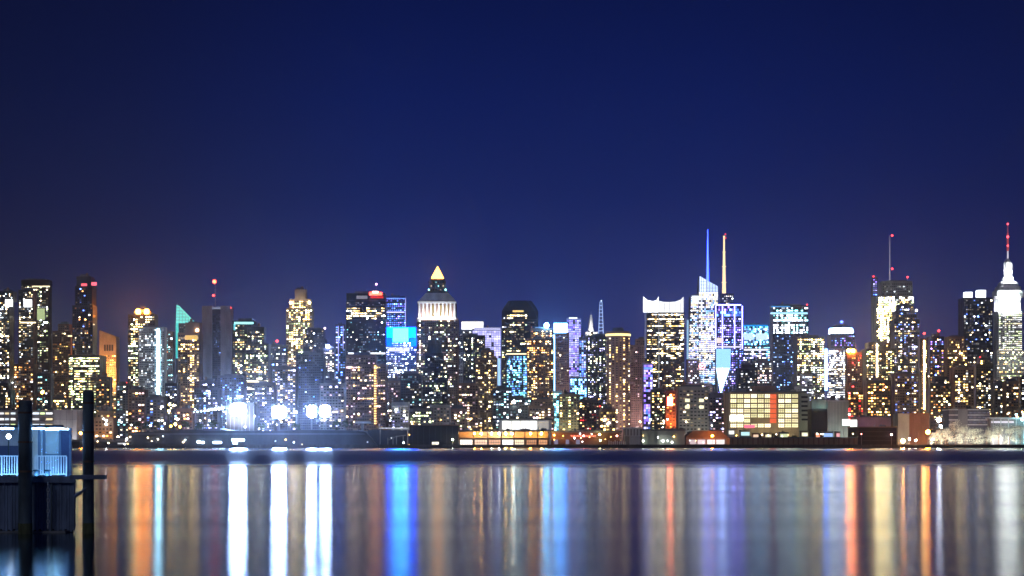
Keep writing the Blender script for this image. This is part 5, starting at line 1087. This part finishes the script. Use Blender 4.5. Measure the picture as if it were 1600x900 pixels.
for i, px in enumerate((1455, 1474, 1492, 1510, 1529, 1548, 1566, 1585, 1602)):
    cb = Ctx(); cb.root = root('ground_spotlight', 'small ground spotlight on the quay ' + ('below the amber street lamp', 'below the large bluish lamp globe', 'in front of the tallest pale tree', 'in front of the office stair tower', 'in front of the middle of the low office', 'at the south corner of the low office', 'before the north end of the white canopy', 'under the tallest skyscraper', 'at the south edge of the view')[i], 'spotlight', (PX(px, 1304), 1304, GZ), 'ground spotlights under the trees')
    MB().cone(PX(px, 1304), 1304, GZ+.01, GZ+.55, .35, .3, 8).build('housing', metal_mat(), cb.root)
    li = bpy.data.lights.new('spot_beam', 'SPOT'); li.energy = 19000; li.spot_size = math.radians(120); li.spot_blend = .6; li.color = (1, .97, .86); li.shadow_soft_size = .2
    o = bpy.data.objects.new('spot_beam', li); COL.objects.link(o); o.parent = cb.root; o.location = (0, 0, .7); o.rotation_euler = (math.radians(112), 0, 0)
DT = [(214, 6, 3, 'dark tree at the north end of the raised deck'), (228, 5.5, 3, 'dark tree on the raised deck before the amber lamps'), (246, 6.5, 3.4, 'dark bushy tree just north of the amber lamp cluster'), (1208, 9, 3.6, 'dark tree before the orange red sign column'), (1185, 8, 3.2, 'dark tree north of the orange red sign column'), (1222, 10, 3, 'slim dark tree before the warehouse windows'), (1168, 7, 3, 'low dark tree behind the red neon sign'), (1239, 7, 3.2, 'dark tree at the south corner of the warehouse front'),
      (290, 6, 3.4, 'dark bush like tree just south of the amber lamp cluster'), (312, 5, 3.2, 'dark low tree below the lit canopy lamps'), (334, 6, 3.6, 'dark round tree near the arched deck roof'), (409, 5, 3, 'small dark tree between the first two floodlight masts'),
      (462, 5, 3.2, 'small dark tree between the second and third floodlight masts'), (526, 6.5, 3.6, 'dark tree just south of the last floodlight mast'), (542, 7.5, 3.8, 'dark tree beside the pale canopy behind the gantry pier')]
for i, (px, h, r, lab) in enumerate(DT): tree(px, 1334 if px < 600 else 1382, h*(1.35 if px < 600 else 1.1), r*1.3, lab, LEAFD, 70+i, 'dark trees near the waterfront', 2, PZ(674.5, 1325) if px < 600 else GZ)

# ---------------------------------------------------------------- the ferry landing on the near side
D = 86.0
PAINT = wall_mat('steel_paint', (.05, .075, .09), rough=.5, scale=1.2, var=.5); TIMB = wall_mat('timber', (.16, .21, .31), rough=.8, scale=1.5, var=.5)
CONC = wall_mat('dock_concrete', (.22, .22, .22), rough=.9, scale=.9, var=.4); RAILM = wall_mat('rail_paint', (.80, .82, .84), rough=.4, scale=2, var=.1)
def P(px, py, d=D): return PX(px, d), PZ(py, d)
c = root('landing_stage', 'dark ferry landing stage with concrete deck and timber skirt', 'landing stage', (PX(50, D), D+3, 0))
zd = PZ(745, D); xr = PX(117, D)
MB().plan([(-45, D), (xr, D), (PX(112, D+7), D+7), (-45, D+7)], zd-.22, zd).build('deck', CONC, c)
MB().box(-45, PX(118.5, D), D-.12, D-.003, zd-.30, zd+.03).build('edge_beam', TIMB, c)
for k in range(34):
    x0 = PX(-22+k*4.05, D); x1 = PX(-22+k*4.05+3.75, D); 
    MB().box(x0, x1, D+.12+.03*(k % 3), D+.3, PZ(827+(k*7 % 5), D), zd-.225).build('skirt_plank', TIMB, c)
MB().box(-45, PX(104, D), D-.25, D+.6, PZ(832.5, D), PZ(829.5, D)).build('float_rail', CONC, c)
MB().plan([(-45, D+.7), (PX(109, D), D+.7), (PX(100, D+6.5), D+6.5), (-45, D+6.5)], -.8, zd-.4).build('pontoon', W_('black'), c)
m = MB()
for k in range(9):
    z = PZ(757+k*8.2, D); x = PX(77, D); a = 0 if k % 2 else math.pi/2
    for q in range(8):
        t0, t1 = 2*math.pi*q/8, 2*math.pi*(q+1)/8; f = lambda t: (x+.06*math.cos(t)*math.cos(a), D-.22+.06*math.cos(t)*math.sin(a), z+.12*math.sin(t))
        m.bar(f(t0), f(t1), .022, n=5)
m.build('hanging_chain', metal_mat('galvanised', (.6, .62, .64), .4), c)
m = MB().box(PX(81, D), PX(83, D), D-.2, D-.14, PZ(830, D), zd-.3); m.build('ladder_rail', PAINT, c)
# bollards on the deck
for px, lab in ((57, 'squat dark bollard on the landing deck beside the lit shelter door'), (74, 'squat dark bollard on the deck in front of the lit glass')):
    b = root('bollard', lab, 'bollard', (PX(px, D), D+.35, zd), 'bollards on the landing deck'); x = PX(px, D+.35)
    MB().cone(x, D+.35, zd+.001, zd+.28, .13, .11, 12).cone(x, D+.35, zd+.28, zd+.36, .19, .17, 12).build('body', PAINT, b)
# railing
rt = PZ(712, D); rb = PZ(742, D)
for a, b, lab in ((-28, 28.5, 'pale blue lit deck railing north of the thick dark pile'), (49, 98, 'pale blue lit deck railing in front of the glass shelter')):
    r = root('railing', lab, 'railing', (PX((a+b)/2, D), D+.7, zd), 'railings of the ferry landing'); y = D+.7
    MB().box(PX(a, D), PX(b, D), y-.03, y+.03, rt-.05, rt).build('top_rail', RAILM, r); MB().box(PX(a, D), PX(b, D), y-.025, y+.025, rb, rb+.05).build('bottom_rail', RAILM, r)
    n = int((b-a)/3.8)
    for k in range(n+1):
        x = PX(a+(b-a)*k/n, D); post = k in (0, n) or k % 6 == 0; w = .035 if post else .02
        MB().box(x-w, x+w, y-.02, y+.02, zd+.001 if post else rb+.051, rt-.051).build('post' if post else 'baluster', RAILM, r)
# glass shelter
s = root('glass_shelter', 'glass ferry shelter glowing cyan blue inside on the landing deck', 'shelter', (PX(70, D), D+3, zd)); y0, y1 = D+1.4, D+5.5
FR = wall_mat('shelter_frame', (.12, .17, .24), rough=.4, scale=1, var=.15)
zr = PZ(668, D); xL, xR = PX(-40, D), PX(101, D)
MB().plan([(xL, D-.25), (xR, D-.25), (PX(100, y1+.3), y1+.3), (xL, y1+.3)], zr, zr+.14).build('roof', FR, s)
for px in (49.5, 57, 82.5, 99): MB().box(PX(px, D)-.06, PX(px, D)+.06, y0-.06, y0+.06, zd+.001, zr-.001).build('frame_post', FR, s)
MB().box(PX(83.5, D), PX(98.3, D), y0-.02, y0+.04, zd+.002, PZ(671, D)).build('solid_panel', wall_mat('panel_blue', (.05, .07, .14), rough=.4, scale=1, var=.1), s)
gm, t, b = base_mat('shelter_glass'); b.inputs['Base Color'].default_value = (.75, .92, 1, 1); b.inputs['Transmission Weight'].default_value = .9; b.inputs['Roughness'].default_value = .05; b.inputs['IOR'].default_value = 1.05
for p, q in ((50.4, 56.2), (57.8, 81.7)): MB().box(PX(p, D), PX(q, D), y0-.012, y0+.012, PZ(741, D), PZ(669.5, D)).build('glass_pane', gm, s)
MB().box(PX(57.8, D), PX(81.7, D), y0-.04, y0+.04, PZ(711.5, D), PZ(709.8, D)).build('transom', FR, s)
MB().box(PX(49.5, y1), PX(98, y1), y1-.05, y1+.05, zd+.002, zr-.002).build('back_wall', wall_mat('shelter_wall', (.70, .74, .78), rough=.5, scale=.8, var=.3), s)
MB().box(PX(66, D), PX(71, D), y1-.9, y1-.2, zd+.003, zd+1.6).build('ticket_machine', FR, s)
MB().box(PX(60, D), PX(80, D), y1-.5, y1-.15, zd+.45, zd+.5).build('bench', FR, s)
for px in (54, 64, 76):
    MB().box(PX(px, D)-.3, PX(px, D)+.3, y0+1.2, y0+1.35, zr-.12, zr-.03).build('tube_light', emit_mat((.50, .84, 1), 42, True), s)
for px in (-10, 12, 60, 88):
    MB().box(PX(px, D)-.32, PX(px, D)+.32, D-.12, D-.02, zr-.1, zr-.004).build('eave_light', emit_mat((.20, .46, 1), 55, True), s)
# open waiting bay to the north, with its own lamp
MB().box(PX(-60, y1), PX(49, y1), y1-.04, y1+.04, zd+.002, PZ(697, D)).build('low_wall', wall_mat('panel_dark', (.06, .09, .20), rough=.5, scale=1, var=.2), s)
MB().box(PX(-60, y1), PX(49, y1), y1-.03, y1+.03, PZ(696.8, D), zr-.003).build('upper_screen', wall_mat('screen_grey', (.42, .46, .56), rough=.5, scale=.8, var=.15), s)
l = root('deck_lamp', 'white blue globe lamp behind the railing by the thick pile', 'lamp', (PX(13.5, D), D+2.2, zd)); x, z = PX(13.5, D+2.2), PZ(682, D+2.2)
MB().cone(x, D+2.2, zd+.001, z-.1, .05, .035, 8).build('pole', PAINT, l); MB().ball(x, D+2.2, z, .13, 10, 6).build('lamp_head', emit_mat((.7, .84, 1), 30, True), l)
# unseen blue strip added along the deck edge to brighten the railings
for xa_, xb_ in ((-30, 27), (50, 97)):
    MB().box(PX(xa_, D), PX(xb_, D), D+.02, D+.10, zd+.002, zd+.05).build('rail_fill_channel', PAINT, c)
    bl = bpy.data.lights.new('rail_fill_light', 'AREA'); bl.shape = 'RECTANGLE'; bl.size = PX(xb_, D)-PX(xa_, D); bl.size_y = .04; bl.energy = 34; bl.color = (.16, .46, 1)
    o = bpy.data.objects.new('rail_fill_light', bl); COL.objects.link(o); o.parent = c; ox, oy, oz = ORG[c.name]
    o.location = ((PX(xa_, D)+PX(xb_, D))/2-ox, D+.11-oy, zd+.06-oz); o.rotation_euler = Vector((0, .62, .78)).to_track_quat('-Z', 'Y').to_euler()
# piles
def pile(px, r, ytop, d, lab, zb=-3):
    x, z = PX(px, d), PZ(ytop, d); m = root('mooring_pile', lab, 'mooring pile', (x, d, 0), 'mooring piles of the landing')
    pm = wall_mat('pile_coat', (.085, .12, .14), rough=.5, scale=1.1, var=.7)
    MB().cone(x, d, zb, z, r, r, 28).build('shaft', pm, m, smooth=False); MB().cone(x, d, z+.001, z+.16, r*1.06, r*.9, 28).build('cap', pm, m)
    b = MB()
    for k in range(3): zz = z-.5-k*1.5; b.cone(x, d, zz, zz+.1, r+.02, r+.02, 28)
    b.build('band', metal_mat('rusty_band', (.16, .11, .08), .7), m, 'stuff')
    MB().cone(x, d, .0, .55, r+.012, r+.012, 28).build('tide_band', wall_mat('weed', (.10, .11, .05), rough=.9, scale=3, var=.6), m)
    return m
pile(39.5, .345, 631, D-1.0, 'thick dark steel pile rising through the landing railing')
m = pile(138, .285, 616, D-.6, 'slimmer dark pile standing free beside the landing with a timber cross arm')
d = D-1.1
MB().box(PX(110, d), PX(166, d), d-.12, d+.10, PZ(749, d), PZ(742, d)).build('cross_arm', TIMB, m)
MB().bar((PX(116, d), d+.1, PZ(776, d)), (PX(134, d), d+.3, PZ(762, d)), .09).build('brace', TIMB, m)
# ---------------------------------------------------------------- closed box of haze round everything, added to imitate lens glow round lamps
hz = MB().box(-4100, 4100, -1300, 9100, -5, 480)
hm = bpy.data.materials.new('haze_air'); hm.use_nodes = True; t = hm.node_tree; t.nodes.clear()
o = t.nodes.new('ShaderNodeOutputMaterial'); v = t.nodes.new('ShaderNodeVolumePrincipled')
v.inputs['Color'].default_value = (.80, .86, 1, 1); v.inputs['Density'].default_value = HAZE; v.inputs['Anisotropy'].default_value = .95
t.links.new(v.outputs[0], o.inputs['Volume'])
h = hz.build('haze', hm, None, 'stuff')
